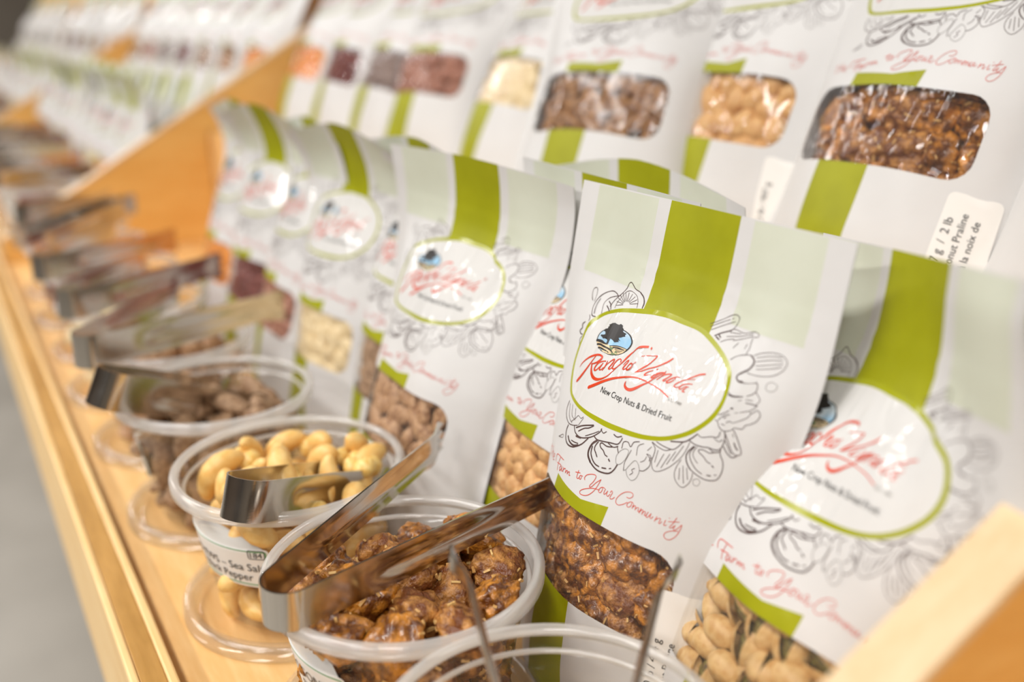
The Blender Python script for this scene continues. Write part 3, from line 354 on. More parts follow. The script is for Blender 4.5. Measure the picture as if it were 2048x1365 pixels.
# ------------------------------------------------------------------ pouch builder
KN = np.array([[0, .80], [.1, .95], [.25, 1.], [.42, .95], [.56, .78], [.66, .55], [.74, .30], [.81, .10], [.86, .03], [1, .02]])
def pouch_table(W, H, T, seed, curl=0, rcurl=0, wob=1., q=.72, seam=.005, NU=79, NS=111, sag=0, twist=0, full=0):
    rg = np.random.default_rng(seed); S = np.linspace(0, H, NS); x0 = np.linspace(0, 1, 401)
    ff = np.interp(x0, KN[:, 0], KN[:, 1]) + full * np.exp(-((x0 - .68) / .10) ** 2); k = np.hanning(41); k /= k.sum(); ff = np.convolve(np.pad(ff, 20, mode='edge'), k, 'valid')
    Ts = T * np.interp(S / H, x0, ff); U = np.linspace(-W / 2, W / 2, NU); t = np.sin(np.linspace(0, PI / 2, 121)); L = W / 2 - seam
    X = np.zeros((NS, NU)); Y = np.zeros((NS, NU)); sh_ = (1 - t ** 2) ** q; au = np.abs(U)
    for i, Ti in enumerate(Ts):
        lo, hi = .2 * L, L; y = Ti / 2 * sh_
        for _ in range(26):
            a = (lo + hi) / 2; x = a * t; al = np.concatenate([[0], np.cumsum(np.hypot(np.diff(x), np.diff(y)))])
            if al[-1] > L: hi = a
            else: lo = a
        X[i] = np.sign(U) * np.where(au <= L, np.interp(au, al, x), a + au - L); Y[i] = -np.where(au <= L, np.interp(au, al, y), 0)
    Z = np.repeat(S[:, None], NU, 1); sn = S[:, None] / H; un = U[None] / (W / 2)
    # broad dents, creases running down from the zip, zip ridges
    env = (1 - un ** 6); d = np.zeros_like(X)
    for _ in range(7):
        kx, kz, ph = rg.uniform(1.5, 5), rg.uniform(2, 7), rg.uniform(0, 6.28); d += rg.uniform(.2, .55) * np.sin(kx * un * 2 + kz * sn * 2 + ph)
    d *= .0010 * wob * H / H0
    cre = sum(rg.uniform(.5, 1) * np.exp(-((un - c - .25 * (sn - .75) * rg.uniform(-1, 1)) / .035) ** 2) for c in rg.uniform(-.8, .8, 6))
    d += -.0019 * wob * cre * np.exp(-((sn - .74) / .075) ** 2)
    for z0 in (.835, .862): d += -.0006 * np.exp(-((sn - z0) / .006) ** 2)
    Yf = Y + d * env; Yb = -Y * 1.0 + .4 * d * env
    bend = curl * np.maximum(0, sn - .72) ** 2 * H + rcurl * np.maximum(0, un - .1) ** 2 * np.clip((sn - .45) * 2, 0, 1) * W / 2
    hs = sag * np.maximum(0, sn - .8) * np.abs(un) ** 1.5 * H
    Pf = np.stack([X, Yf + bend, Z - hs], 2); Pb = np.stack([X, np.maximum(Yb, Yf + .0004) + bend, Z - hs], 2)
    if twist:
        a = twist * np.clip((sn - .45) / .5, 0, 1); c_, s_ = np.cos(a), np.sin(a)
        for P in (Pf, Pb): P[..., 0], P[..., 1] = P[..., 0] * c_ - P[..., 1] * s_, P[..., 0] * s_ + P[..., 1] * c_
    return U, S, Pf, Pb
class Pouch:
    def __init__(s, sc, T, seed, **kw):
        s.U, s.S, s.Pf, s.Pb = pouch_table(W0 * sc, H0 * sc, T * sc, seed, **kw); s.sc = sc
        du = np.gradient(s.Pf, axis=1); ds = np.gradient(s.Pf, axis=0); n = np.cross(du, ds); n /= np.maximum(np.linalg.norm(n, axis=2), 1e-12)[..., None]
        s.n = n
    def at(s, V, off=0., back=False):
        V = np.asarray(V) * s.sc; U, S = s.U, s.S
        fu = np.clip((V[:, 0] - U[0]) / (U[1] - U[0]), 0, len(U) - 1.001); fs = np.clip((V[:, 1] - S[0]) / (S[1] - S[0]), 0, len(S) - 1.001)
        i = fu.astype(int); j = fs.astype(int); a = (fu - i)[:, None]; b = (fs - j)[:, None]
        g = lambda P: (P[j, i] * (1 - a) + P[j, i + 1] * a) * (1 - b) + (P[j + 1, i] * (1 - a) + P[j + 1, i + 1] * a) * b
        p = g(s.Pb if back else s.Pf)
        if off: p = p + g(s.n) * off
        return p
def make_pouch(label, pose, sc=1., T=T0, seed=1, lod='hi', fillkind=None, sticker=None, group=None, art=True, nut=.010, layers=2, nlabel=None, ngroup=None, lift=None, stop=.0785, **kw):
    x, y, z, yaw, lean = pose
    if lift is None: lift = .0005
    root = tag(empty('nut_pouch', (x, y, z + lift + .0008), (-lean, 0, -PI / 2 + yaw)), label, 'pouch', group)
    P = Pouch(sc, T, seed, **kw); V2, F2, reg = CDT[lod]
    for A in (P.Pf, P.Pb): A[..., 2] = np.maximum(A[..., 2], (A[..., 1] * math.sin(lean) - lift) / math.cos(lean))   # the base rests flat
    sel = reg <= 2; v, f = sub(V2, F2, sel); Vf = P.at(v); nf = len(Vf)
    # back panel and oval bottom gusset
    nb = 15 if lod == 'lo' else 25; ub = np.linspace(-W0 / 2, W0 / 2, nb); sb = np.linspace(0, H0, nb); gb = np.stack(np.meshgrid(ub, sb), -1).reshape(-1, 2); Vb = P.at(gb, back=True)
    Fb = [(nf + j * nb + i, nf + (j + 1) * nb + i, nf + (j + 1) * nb + i + 1, nf + j * nb + i + 1) for j in range(nb - 1) for i in range(nb - 1)]
    e = np.stack([ub, np.zeros(nb)], 1); Ve = P.at(e); o2 = nf + len(Vb); Fg = [(o2 + i, o2 + i + 1, nf + i + 1, nf + i) for i in range(nb - 1)]
    body = obj('pouch_body', np.vstack([Vf, Vb, Ve]), [tuple(t) for t in f] + Fb + Fg, [M['white'], M['green'], M['mint']], root, list(reg[sel]) + [0] * (len(Fb) + len(Fg)))
    v, f = sub(V2, F2, reg == 3); obj('clear_window', P.at(v), f, M['film'], root)['label'] = 'clear rounded window showing the contents'
    v, f = sub(V2, F2, reg >= 4); bd = obj('oval_badge', P.at(v), f, [M['badge'], M['ring']], root, reg[reg >= 4] - 4); bd['label'] = 'glossy white oval badge with green ring'
    def pr(name, g, m, off, par): return obj(name, P.at(g[0], off * (1 if sc == 1 else 1.3)), g[1], m, par, smooth=False)
    pr('wordmark', A_RED, M['red'], .00016, bd)['label'] = 'red script wordmark'
    lv, lf, li, ms = [], [], [], []
    o_ = 0
    for g, mm, off in A_LOGO:
        p = P.at(g[0], off * (1.2 if lod == 'hi' else 2.2)); lv.append(p); lf += [tuple(i + o_ for i in q) for q in g[1]]
        if M[mm] not in ms: ms.append(M[mm])
        li += [ms.index(M[mm])] * len(g[1]); o_ += len(p)
    obj('tree_logo', np.vstack(lv), lf, ms, bd, li, False)['label'] = 'round tree and fields logo'
    pr('slogan', A_TAG, M['rose'], .00016, root)
    if art:
        pr('small_lettering', merge([A_SUB]), M['black'], .00016, bd); pr('date_lettering', A_EST, M['grey'], .00016, bd)
        for g in A_MARK: pr('copyright_mark', g, M['grey'], .00014, root)
        for g in A_LINE: pr('nut_drawing', g, M['ink'], .00014, root)['label'] = 'brown line drawing of nuts and fruit'
    if sticker:
        u0, u1, s0, s1 = .0418, .0655, .004, stop
        st = obj('sticker', *(lambda g: (P.at(g[0], .0003), g[1]))(fill(rrect(u0, u1, s0, s1, .003), .003)), M['paper'], root, smooth=True)
        gs = []
        for txt, uu, ss, size in sticker:
            V, F = text2d(txt, size); gs.append((np.stack([uu - V[:, 1], ss + V[:, 0]], 1), F))
        pr('sticker_lettering', merge(gs), M['black'], .00045, st)
    if fillkind: fill_window(P, root, fillkind, nut, layers, nlabel, ngroup, sc)
    return root
# ------------------------------------------------------------------ nuts
def blob(name, mats, fn, subdiv=3, mi=None):
    bm = bmesh.new(); bmesh.ops.create_icosphere(bm, subdivisions=subdiv, radius=1)
    for v in bm.verts: v.co = fn(v.co.copy())
    me = bpy.data.meshes.new(name); bm.to_mesh(me); bm.free()
    for m in (mats if isinstance(mats, list) else [mats]): me.materials.append(m)
    me.polygons.foreach_set('use_smooth', np.ones(len(me.polygons), bool)); return me
def lumpy(seed, amp=.35, fr=1.6, sq=(1, 1, 1)):
    o = Vector((seed * 7.3, seed * 3.1, seed * 1.7))
    def f(c):
        k = 1 + amp * noise.noise(c * fr + o) + amp * .55 * noise.noise(c * fr * 2.6 + o) + amp * .25 * noise.noise(c * fr * 6 + o)
        return Vector((c.x * k * sq[0], c.y * k * sq[1], c.z * k * sq[2]))
    return f
def almondf(c):
    t = (c.x + 1) / 2; w = 1 - .35 * t ** 2
    return Vector((c.x * 1.3, c.y * .82 * w, c.z * .55 * w))
def cashewf(seed):
    def f(c):
        a = c.x * 1.25; R = 1.05; r = .52 * (1 - .18 * c.x) ; n = Vector((0, c.y, c.z))
        k = 1 + .06 * noise.noise(c * 2.2 + Vector((seed, 0, 0)))
        rr = R + n.y * r * .95 * k
        sc = math.sqrt(max(0, 1 - c.x * c.x)); end = c.x * .28
        return Vector((math.sin(a) * rr * 1.05, math.cos(a) * rr - R * .75, n.z * r * .9 * k))
    return f
def pistachio():
    V, F, mi = [], [], []
    def ell(n1, n2, fx, ph0, ph1, m):
        o = len(V)
        for i in range(n1 + 1):
            th = PI * i / n1
            for j in range(n2 + 1):
                ph = ph0 + (ph1 - ph0) * j / n2; V.append(fx(Vector((math.cos(th), math.sin(th) * math.cos(ph), math.sin(th) * math.sin(ph)))))
        for i in range(n1):
            for j in range(n2): F.append((o + i * (n2 + 1) + j, o + i * (n2 + 1) + j + 1, o + (i + 1) * (n2 + 1) + j + 1, o + (i + 1) * (n2 + 1) + j)); mi.append(m)
    def half(sg):
        def fx(c):
            p = Vector((c.x * 1.2, c.y * .82, c.z * .80)); a = .24 * sg; q = p - Vector((-1.2, 0, 0)); return Vector((q.x * math.cos(a) - q.z * math.sin(a), q.y, q.x * math.sin(a) + q.z * math.cos(a))) + Vector((-1.2, 0, 0))
        return fx
    ell(9, 8, half(1), 0, PI, 0); ell(9, 8, half(-1), -PI, 0, 0); ell(8, 10, lambda c: Vector((c.x * .98, c.y * .6, c.z * .62)), 0, 2 * PI, 1)
    me = mesh('pistachio', V, F, [M['shell'], M['kernel']], mi); return me
def praline(seed, m):
    f = lumpy(seed, .34, 1.5, (1.1, .95, .72)); me = blob('praline', [m, M['flake']], f, 4)
    # flakes of coconut stuck on the lump
    rg = random.Random(seed); bm = bmesh.new(); bm.from_mesh(me)
    for _ in range(11):
        d = Vector((rg.gauss(0, 1), rg.gauss(0, 1), rg.gauss(0, 1))).normalized(); p = f(d) * 1.02; t = d.orthogonal().normalized(); t.rotate(Matrix.Rotation(rg.uniform(0, 6.28), 3, d)); b = d.cross(t)
        l, w2 = rg.uniform(.06, .16), rg.uniform(.025, .05)
        vs = [bm.verts.new(p + t * (l * i) + b * (w2 * j) + d * (.05 * k)) for k in (-1, 1) for i, j in ((-1, -1), (1, -1), (1, 1), (-1, 1))]
        for q in ((4, 5, 6, 7), (0, 1, 5, 4), (1, 2, 6, 5), (2, 3, 7, 6), (3, 0, 4, 7)):
            fc = bm.faces.new([vs[i] for i in q]); fc.material_index = 1
    bm.to_mesh(me); bm.free(); return me
NUT = {
 'praline': ('candied_nut', [praline(i, M['praline' if i % 3 else 'praline2']) for i in range(5)], 'candied nut'),
 'cashew': ('cashew', [blob('cashew', M['cashew'], cashewf(i)) for i in range(3)], 'nut'),
 'mac': ('blanched_nut', [blob('blanched_nut', M['mac'], lumpy(i + 20, .10, 1.2, (1.05, .95, .92)), 3) for i in range(3)], 'nut'),
 'cocoa': ('dusted_nut', [blob('dusted_nut', M['cocoa'], (lambda s: (lambda c: lumpy(s, .16, 2.2)(almondf(c))))(i)) for i in range(4)], 'nut'),
 'almond': ('almond', [blob('almond', M['almond'], (lambda s: (lambda c: lumpy(s, .08, 2.)(almondf(c))))(i + 9)) for i in range(3)], 'almond'),
 'tan': ('roasted_nut', [blob('roasted_nut', M['tan'], lumpy(i + 40, .14, 1.4, (1.15, .9, .8))) for i in range(3)], 'nut'),
 'pistachio': ('pistachio', [pistachio()], 'pistachio'),
 'brazil': ('brown_nut', [blob('brown_nut', M['brazil'], lumpy(i + 60, .25, 1.5, (1.45, .7, .65))) for i in range(4)], 'nut'),
 'orange': ('dried_apricot', [blob('dried_apricot', M['orange'], lumpy(i + 70, .3, 1.5, (1.2, 1.1, .5))) for i in range(3)], 'dried fruit'),
 'berry': ('dried_berry', [blob('dried_berry', M['berry'], lumpy(i + 80, .4, 2, (1, .9, .7))) for i in range(3)], 'dried fruit'),
 'rosy': ('mixed_piece', [blob('mixed_piece', M['rosy'], lumpy(i + 90, .3, 1.8, (1.1, .9, .7)), 2) for i in range(3)], 'snack piece'),
 'mauve': ('mixed_piece', [blob('mixed_piece', M['mauve'], lumpy(i + 95, .3, 1.8, (1.1, .9, .7)), 2) for i in range(3)], 'snack piece'),
 'cream': ('pale_chip', [blob('pale_chip', M['cream'], lumpy(i + 100, .25, 1.6, (1.3, 1.1, .45)), 2) for i in range(3)], 'snack piece'),
}
NUTD = {'praline': 1.02, 'brazil': .95, 'pistachio': 1.12, 'tan': .95, 'almond': .72, 'cocoa': .8, 'cream': .62, 'orange': .7, 'berry': .95}
def put_nut(kind, p, r, label, group, flat=None):
    name, ms, cat = NUT[kind]; o = bpy.data.objects.new(name, ms[random.randrange(len(ms))]); COL.objects.link(o)
    o.location = p; o.scale = (r, r, r)
    if flat is not None:
        q = flat.to_track_quat('Z', 'Y')
        if kind == 'pistachio': q = q @ Matrix.Rotation(random.choice((PI / 2, PI / 2, PI)) , 3, 'X').to_quaternion() @ Matrix.Rotation(random.uniform(0, 6.28), 3, 'Y').to_quaternion()
        else: q = q @ Matrix.Rotation(random.uniform(0, 6.28), 3, 'Z').to_quaternion() @ Matrix.Rotation(random.uniform(-.45, .45), 3, 'X').to_quaternion()
        o.rotation_euler = q.to_euler()
    else: o.rotation_euler = (random.uniform(0, 6.28), random.uniform(0, 6.28), random.uniform(0, 6.28))
    tag(o, label, cat, group); return o
def fill_window(P, root, kind, r, layers, label, group, sc):
    root_m = Matrix.LocRotScale(root.location, root.rotation_euler, None); nm = root_m.to_3x3()
    u0, u1, s0, s1, _ = WIN; d = r * 1.62 / sc
    for ly in range(layers):
        sN = np.arange(s0 - d * .2 + (ly * .5) * d, s1 + d * .55, d * .9)
        for a, s_ in enumerate(sN):
            for u_ in np.arange(u0 + d * .2 + (a % 2) * d * .5, u1 + d * .25, d):
                uv = np.array([[u_ + random.uniform(-.16, .16) * d, s_ + random.uniform(-.16, .16) * d]])
                off = -r * (NUTD.get(kind, .8) + 1.1 * ly) - random.uniform(.0002, .0012)
                p = P.at(uv, off)[0]; n = Vector(P.at(uv, 1.)[0] - P.at(uv)[0])
                put_nut(kind, root_m @ Vector(p), r * random.uniform(.86, 1.04), label, group, nm @ n)
# ------------------------------------------------------------------ tubs, lids, labels
RIM = .0583; HT = .076
def wall_r(z): return .0395 + (.0515 - .0395) * (z - .002) / (.068 - .002)
def arc(cx, cz, r, a0, a1, n): return [(cx + r * math.cos(math.radians(a0 + (a1 - a0) * k / n)), cz + r * math.sin(math.radians(a0 + (a1 - a0) * k / n))) for k in range(n + 1)]
def tub_meshes():
    wall = [(.0005, .0028), (.030, .0028), (.0345, .0016), (.0375, .0018)] + [(wall_r(z), z) for z in np.linspace(.004, .068, 8)] + [(.0522, .0685), (.0530, .0700), (.0536, .0752)]
    rim = arc(.0560, .0752, .0024, 180, -20, 8) + [(.0583, .0715), (.0577, .0712), (.0572, .0742), (.0558, .0756), (.0542, .0742), (.0536, .0752)]
    rim = [(r, z) for r, z in rim]
    ring = arc(.0520, .0690, .0011, 0, 360, 8)
    return mesh('tub_wall', *lathe(wall), M['wall_clear']), mesh('tub_rim', *lathe(rim), M['rim_clear']), mesh('stacking_ring', *lathe(ring), M['rim_clear'])
TUBM = tub_meshes()
def lid_meshes():
    disc = [(.0005, .0012), (.046, .0012), (.0475, .0022), (.0500, .0024), (.0510, .0020), (.0525, .0016)]
    rim = [(.0525, .0016), (.0532, .0070), (.0545, .0086), (.0580, .0086), (.0594, .0070), (.0598, .0010), (.0588, .0008), (.0580, .0060), (.0560, .0070), (.0542, .0060), (.0536, .0012), (.0525, .0016)]
    return mesh('lid_disc', *lathe(disc), M['lid_clear']), mesh('lid_rim', *lathe(rim), M['lidrim_clear'])
LIDM = lid_meshes()
def make_lid(x, y, label, tilt=(0, 0)):
    r = tag(empty('tub_lid', (x, y, .0004), (tilt[0], tilt[1], 0)), label, 'lid', 'clear lids under the tubs')
    for n, m in zip(('lid_disc', 'lid_rim'), LIDM): link(bpy.data.objects.new(n, m), r)
    return r
def tub_label(root, a0, a1, z0, z1, lines, num=None):
    # paper wrapped on the cone wall; (x along the wall, z up)
    def mp(V, off):
        V = np.asarray(V); z = z0 + V[:, 1]; r = wall_r(z) + off; ph = a1 + V[:, 0] / wall_r((z0 + z1) / 2); return np.stack([r * np.cos(ph), r * np.sin(ph), z], 1)
    L = (a1 - a0) * wall_r((z0 + z1) / 2); h = z1 - z0
    g = fill(rrect(-L, 0, 0, h, .0025), .0025); lb = obj('paper_label', mp(g[0], .0004), g[1], M['paper'], root)
    b = .0016; loop = rrect(-L + b, -b, b, h - b, .0006); q = np.vstack([loop, loop[:1]]); q = np.concatenate([q, np.full((len(q), 1), .0007)], 1)
    bord = merge([strip(np.vstack([q[i], q[i + 1]]), .002) for i in range(len(q) - 1)]); obj('label_border', mp(bord[0], .00055), bord[1], M['lgreen'], lb, smooth=False)
    gs = []
    for txt, xr, zz, size in lines:
        V, F = text2d(txt, size, 'RIGHT'); gs.append((V + [xr, zz], F))
    if num:
        V, F = text2d(num, .0044, 'RIGHT'); gs.append((V + [-.0032, h - .0050], F)); w_ = V[:, 0].max() - V[:, 0].min()
        lp = rrect(-.0032 - w_ - .0012, -.0022, h - .0058, h - .0008, .0009); lp = np.vstack([lp, lp[:1]]); lp = np.concatenate([lp, np.full((len(lp), 1), .0004)], 1); gs.append(strip(lp, .001))
    if gs:
        g = merge(gs); obj('label_lettering', mp(g[0], .0007), g[1], M['black'], lb, smooth=False)
def pack(n, r, z0, seed, it=260):
    rg = np.random.default_rng(seed); p = np.stack([rg.uniform(-.03, .03, n), rg.uniform(-.03, .03, n), rg.uniform(z0 + r, z0 + .14, n)], 1)
    for k in range(it):
        p[:, 2] -= .0009 * (1 - k / it) + .0001
        for _ in range(2):
            d = p[:, None] - p[None]; l = np.linalg.norm(d, axis=2) + np.eye(n); ov = np.clip(2 * r - l, 0, None); np.fill_diagonal(ov, 0)
            p += (d / l[..., None] * ov[..., None] * .45).sum(1) * .6
            p[:, 2] = np.maximum(p[:, 2], z0 + r)
            R = wall_r(np.minimum(p[:, 2], .068)) - r - .0006; q = np.hypot(p[:, 0], p[:, 1]); k2 = np.where(q > R, R / np.maximum(q, 1e-9), 1); p[:, 0] *= k2; p[:, 1] *= k2
    return p
def make_tub(x, y, label, lidlabel, kind, r, n, nlabel, ngroup, lines=(), num=None, seed=1, extra=None, rot=0, a0=-205, a1=-117, tilt=(0, 0)):
    make_lid(x, y, lidlabel)
    root = tag(empty('deli_tub', (x, y, .0020), (tilt[0], tilt[1], 0)), label, 'tub', 'clear sample tubs along the shelf')
    for nme, m in zip(('tub_wall', 'tub_rim', 'stacking_ring'), TUBM): link(bpy.data.objects.new(nme, m), root)
    tub_label(root, math.radians(a0), math.radians(a1), .031, .0545, lines, num)
    if n:
        for p in pack(n, r, .0035, seed):
            if p[2] > .078: continue
            put_nut(kind, Vector(p) + Vector((x, y, .002)), r * random.uniform(.98, 1.16) * (1.18 if kind in ('cashew', 'cocoa', 'almond') else 1.05), nlabel, ngroup)
        if extra:
            k2, r2, pts, l2, g2 = extra
            for p in pts: put_nut(k2, Vector((x, y, .002)) + Vector(p), r2 * random.uniform(.85, 1.1), l2, g2)
    return root
# ------------------------------------------------------------------ tongs: one bent strip of steel
def make_tongs(bend, tip1, tip2, width, label, R=.0105, upv=(0, 0, 1), wide=None, flare=.004):
    bend, tip1, tip2 = Vector(bend), Vector(tip1), Vector(tip2); mid = (tip1 + tip2) / 2; ax = (mid - bend).normalized()
    sp = (tip1 - tip2); sp = (sp - ax * sp.dot(ax)); half = sp.length / 2; sp.normalize(); L = (mid - bend).length
    zz = ax.cross(sp); 
    if zz.dot(Vector(upv)) < 0: zz = -zz
    # centre line in (along ax, along sp)
    a = math.asin(min(.9, max(0, (half - R) / L))); C = []
    nA = 26
    e1 = (L, half); s1 = (R - R * math.sin(a), R * math.cos(a))
    for k in range(nA): t = k / nA; C.append((e1[0] + (s1[0] - e1[0]) * t, e1[1] + (s1[1] - e1[1]) * t, t))
    nB = 16
    for k in range(nB + 1):
        th = PI / 2 + a + (PI - 2 * a) * k / nB; C.append((R + R * math.cos(th), R * math.sin(th), 1.0))
    for k in range(1, nA + 1): t = 1 - k / nA; C.append((e1[0] + (s1[0] - e1[0]) * t, -(e1[1] + (s1[1] - e1[1]) * t), t))
    C = np.array(C); T_ = np.gradient(C[:, :2], axis=0); T_ /= np.linalg.norm(T_, axis=1)[:, None]; Nn = np.stack([-T_[:, 1], T_[:, 0]], 1)   # inward/outward
    m = 9; V = []; F = []; n = len(C); th_ = .0008
    for side in (0, 1):
        for i in range(n):
            x, y, t = C[i]; d_end = (1 - t)  # 1 at tip
            for j in range(m):
                v = j / (m - 1) * 2 - 1; wloc = width * (.5 if t > .5 else .5 - .07 * (d_end - .5) * 2) * (1 if d_end < .9 else 1 + .25 * (d_end - .9) * 10)
                g = 0.0
                if t < .80 and d_end < .93: g = .0016 * math.exp(-((abs(v) - 0) / .38) ** 2) * min(1, (.80 - t) / .06) * min(1, (.93 - d_end) / .05)
                fl = flare * max(0, d_end - .92) / .08 * (1 if y > 0 else 1)
                ext = 0
                if i in (0, n - 1): ext = .0035 if j % 2 else -.0005
                off = g + (th_ if side else 0)
                px = x + ext + Nn[i, 0] * off; py = y + Nn[i, 1] * off + (fl if y > 0 else -fl)
                P = ax * px + sp * py + zz * (v * wloc); V.append(tuple(P))
    idx = lambda s, i, j: s * n * m + i * m + j
    for i in range(n - 1):
        for j in range(m - 1):
            F.append((idx(0, i, j), idx(0, i + 1, j), idx(0, i + 1, j + 1), idx(0, i, j + 1))); F.append((idx(1, i, j), idx(1, i, j + 1), idx(1, i + 1, j + 1), idx(1, i + 1, j)))
        for j in (0, m - 1): F.append((idx(0, i, j), idx(1, i, j), idx(1, i + 1, j), idx(0, i + 1, j)))
    for i in (0, n - 1):
        for j in range(m - 1): F.append((idx(0, i, j), idx(0, i, j + 1), idx(1, i, j + 1), idx(1, i, j)))
    o = obj('serving_tongs', V, F, M['steel']); o.location = bend
    bm = bmesh.new(); bm.from_mesh(o.data); bmesh.ops.recalc_face_normals(bm, faces=bm.faces); bm.to_mesh(o.data); bm.free()
    o.data.set_sharp_from_angle(angle=math.radians(40))
    return tag(o, label, 'tongs', 'steel serving tongs')
# ------------------------------------------------------------------ front row of 454 g pouches
G1 = 'front row pouches in the first bay'
make_pouch('white and green pouch of coconut praline in the centre, in sharp focus', (.0899, -.1513, 0, 0, .172), T=.066, seed=11, full=.03, fillkind='praline', nut=.0100,
           nlabel='candied praline piece behind the window of the sharp centre pouch', ngroup='praline pieces in the centre pouch',
           sticker=[('1.0 lb / 454 g', .0472, .034, .0046), ('Coconut Praline', .0526, .030, .0042), ('Praliné à la noix de', .0580, .024, .0042), ('coco', .0632, .024, .0042)])
make_pouch('white and green pouch of pistachios at the right, beside the near divider', (.0825, -.2435, 0, -.0378, .280), T=.050, seed=12, rcurl=-.15, curl=-.3, twist=-.456, lift=.002, fillkind='pistachio', nut=.0080,
           nlabel='pistachio in its shell behind the window of the right front pouch', ngroup='pistachios in the right pouch')
make_pouch('white and green pouch of pale nuts half hidden behind the centre pouch', (.100, -.066, 0, -.08, .225), T=.050, seed=13, curl=-.6, fillkind='tan', nut=.0064,
           nlabel='pale roasted nut behind the window of the half hidden pouch', ngroup='pale nuts in the half hidden pouch')
make_pouch('white and green pouch of almonds left of centre with a wavy top edge', (.0715, .0235, 0, .026, .290), T=.060, seed=14, curl=-.87, rcurl=.075, twist=.127, sag=.06, lift=.002, fillkind='almond', nut=.0075,
           nlabel='brown almond behind the window of the pouch left of centre', ngroup='almonds in the pouch left of centre')
make_pouch('blurred pouch of brown nuts directly behind the almond pouch', (.098, .106, 0, -.06, .21), T=.052, seed=15, curl=-1.0, sag=.2, fillkind='cocoa', nut=.0072, layers=1,
           nlabel='dusted brown nut in the pouch behind the almond pouch', ngroup='brown nuts in the pouch behind the almonds')
FR = [(.092, .195, .20, 'cream', 'blurred pouch of pale clusters, third left of the centre pouch'), (.088, .287, .22, 'rosy', 'blurred pouch with a rosy window, fourth left of the centre pouch'),
      (.094, .377, .2, 'berry', 'blurred pouch with a dark red window, fifth left of the centre pouch'), (.09, .47, .22, 'orange', 'blurred pouch with an orange window, sixth left of the centre pouch')]
for i, (x, y, ln, k, lb) in enumerate(FR):
    make_pouch(lb, (x, y, 0, [.1, -.05, .12, .0, .15][i], ln), T=.054, seed=30 + i, lod='lo', curl=[-1.4, -.8, -1.6, -1.2, -.6][i], sag=.3, fillkind=k, nut=.0085, layers=1,
               nlabel='snack piece in the window of the ' + lb.split(',')[0].replace('white and green ', ''), ngroup='pieces in the ' + lb.split(',')[0])
for i, (y, lb) in enumerate(((-.040, 'spare pouch standing behind the half hidden pouch, only its top showing'),)):
    make_pouch(lb, (.152, y, 0, .05, .20), T=.030, seed=50 + i, lod='lo', art=False, curl=-.5, sag=.3)
# ------------------------------------------------------------------ back row of 907 g pouches on the step
R_ = [(.290, -.240, 0, .40, 'tan', .010, 'large pouch cut off by the right edge, behind the pistachio pouch', None),
      (.2875, -.1066, 0, .393, 'praline', .0125, 'large pouch of coconut praline at upper right with a 907 g sticker', [('907 g  /  2 lb', .0470, .014, .0050), ('Coconut Praline', .0524, .012, .0046), ('Praliné à la noix de', .0580, .005, .0046), ('coco', .0630, .005, .0046)]),
      (.309, .0270, 0, .296, 'tan', .0100, 'large pouch of tan nuts between the praline and brown nut pouches on the step', [('2 lb / 907 g', .0480, .016, .0046)]),
      (.252, .100, .33, .46, 'brazil', .0088, 'large bulging pouch of dark brown nuts at upper centre', None),
      (.290, .288, .0, .47, 'cream', .011, 'large blurred pouch with a cream window, just left of the brown nut pouch', None),
      (.290, .435, .25, .44, 'rosy', .009, 'large blurred pouch with a shiny rosy brown window', None),
      (.290, .545, .0, .42, 'mauve', .009, 'large blurred pouch with a mauve window on the step', None),
      (.290, .668, 0, .42, 'berry', .010, 'large blurred pouch with a dark red window on the step', None),
      (.290, .785, 0, .42, 'orange', .010, 'large blurred pouch at the far end of the step by the divider', None)]
for i, (x, y, yw, ln, k, nr, lb, st) in enumerate(R_):
    make_pouch(lb, (x, y, ZS, yw, ln), sc=1.12, T=.060, seed=60 + i, lod='hi' if i < 4 else 'lo', fillkind=k, nut=nr, layers=2 if 0 < i < 4 else 1, sticker=st, stop=.0505,
               nlabel='piece in the ' + ' '.join(lb.split(',')[0].split()[:12]), ngroup='pieces in the ' + lb.split(',')[0], art=i < 6, lift=.002 if i < 4 else .006)
# ------------------------------------------------------------------ sample tubs in front
TB = [(.006, -.2330, 'clear tub of pale nuts in the bottom foreground, nearest the camera', 'mac', .0085, 60, 'blanched nut in the nearest tub', ()),
      (.009, -.1170, 'clear tub of candied coconut praline with open tongs across it', 'praline', .0105, 60, 'candied praline piece in the praline tub', (('COCONUT', -.004, .0125, .0064), ('PRALINE', -.004, .0050, .0064))),
      (.0, .0, 'clear tub of cashews with a sea salt and pepper label', 'cashew', .0100, 72, 'cashew in the sea salt tub', (('CASHEWS – Sea Salt', -.0032, .0100, .0062), ('& Black Pepper', -.0098, .0040, .0062))),
      (-.005, .1215, 'clear tub of dusted brown nuts, fourth from the camera', 'cocoa', .0080, 112, 'dusted brown nut in the fourth tub', ()),
      (-.006, .2440, 'clear tub of golden nuts, fifth from the camera', 'almond', .0082, 112, 'golden brown nut in the fifth tub', ()),
      (-.008, .3630, 'blurred clear tub of cream chips, sixth from the camera', 'cream', .011, 34, 'cream chip in the sixth tub', ()),
      (-.005, .4815, 'blurred clear tub of orange apricots, seventh from the camera', 'orange', .012, 28, 'orange dried apricot in the seventh tub', ()),
      (-.008, .6000, 'blurred clear tub of dark fruit with a reversed pair of tongs', 'berry', .011, 34, 'dark dried berry in the eighth tub', ()),
      (-.005, .7200, 'blurred clear tub beside the foot of the orange divider', 'orange', .012, 28, 'orange fruit piece in the last tub before the divider', ())]
ORD = ['nearest', 'second', 'third', 'fourth', 'fifth', 'sixth', 'seventh', 'eighth', 'ninth']
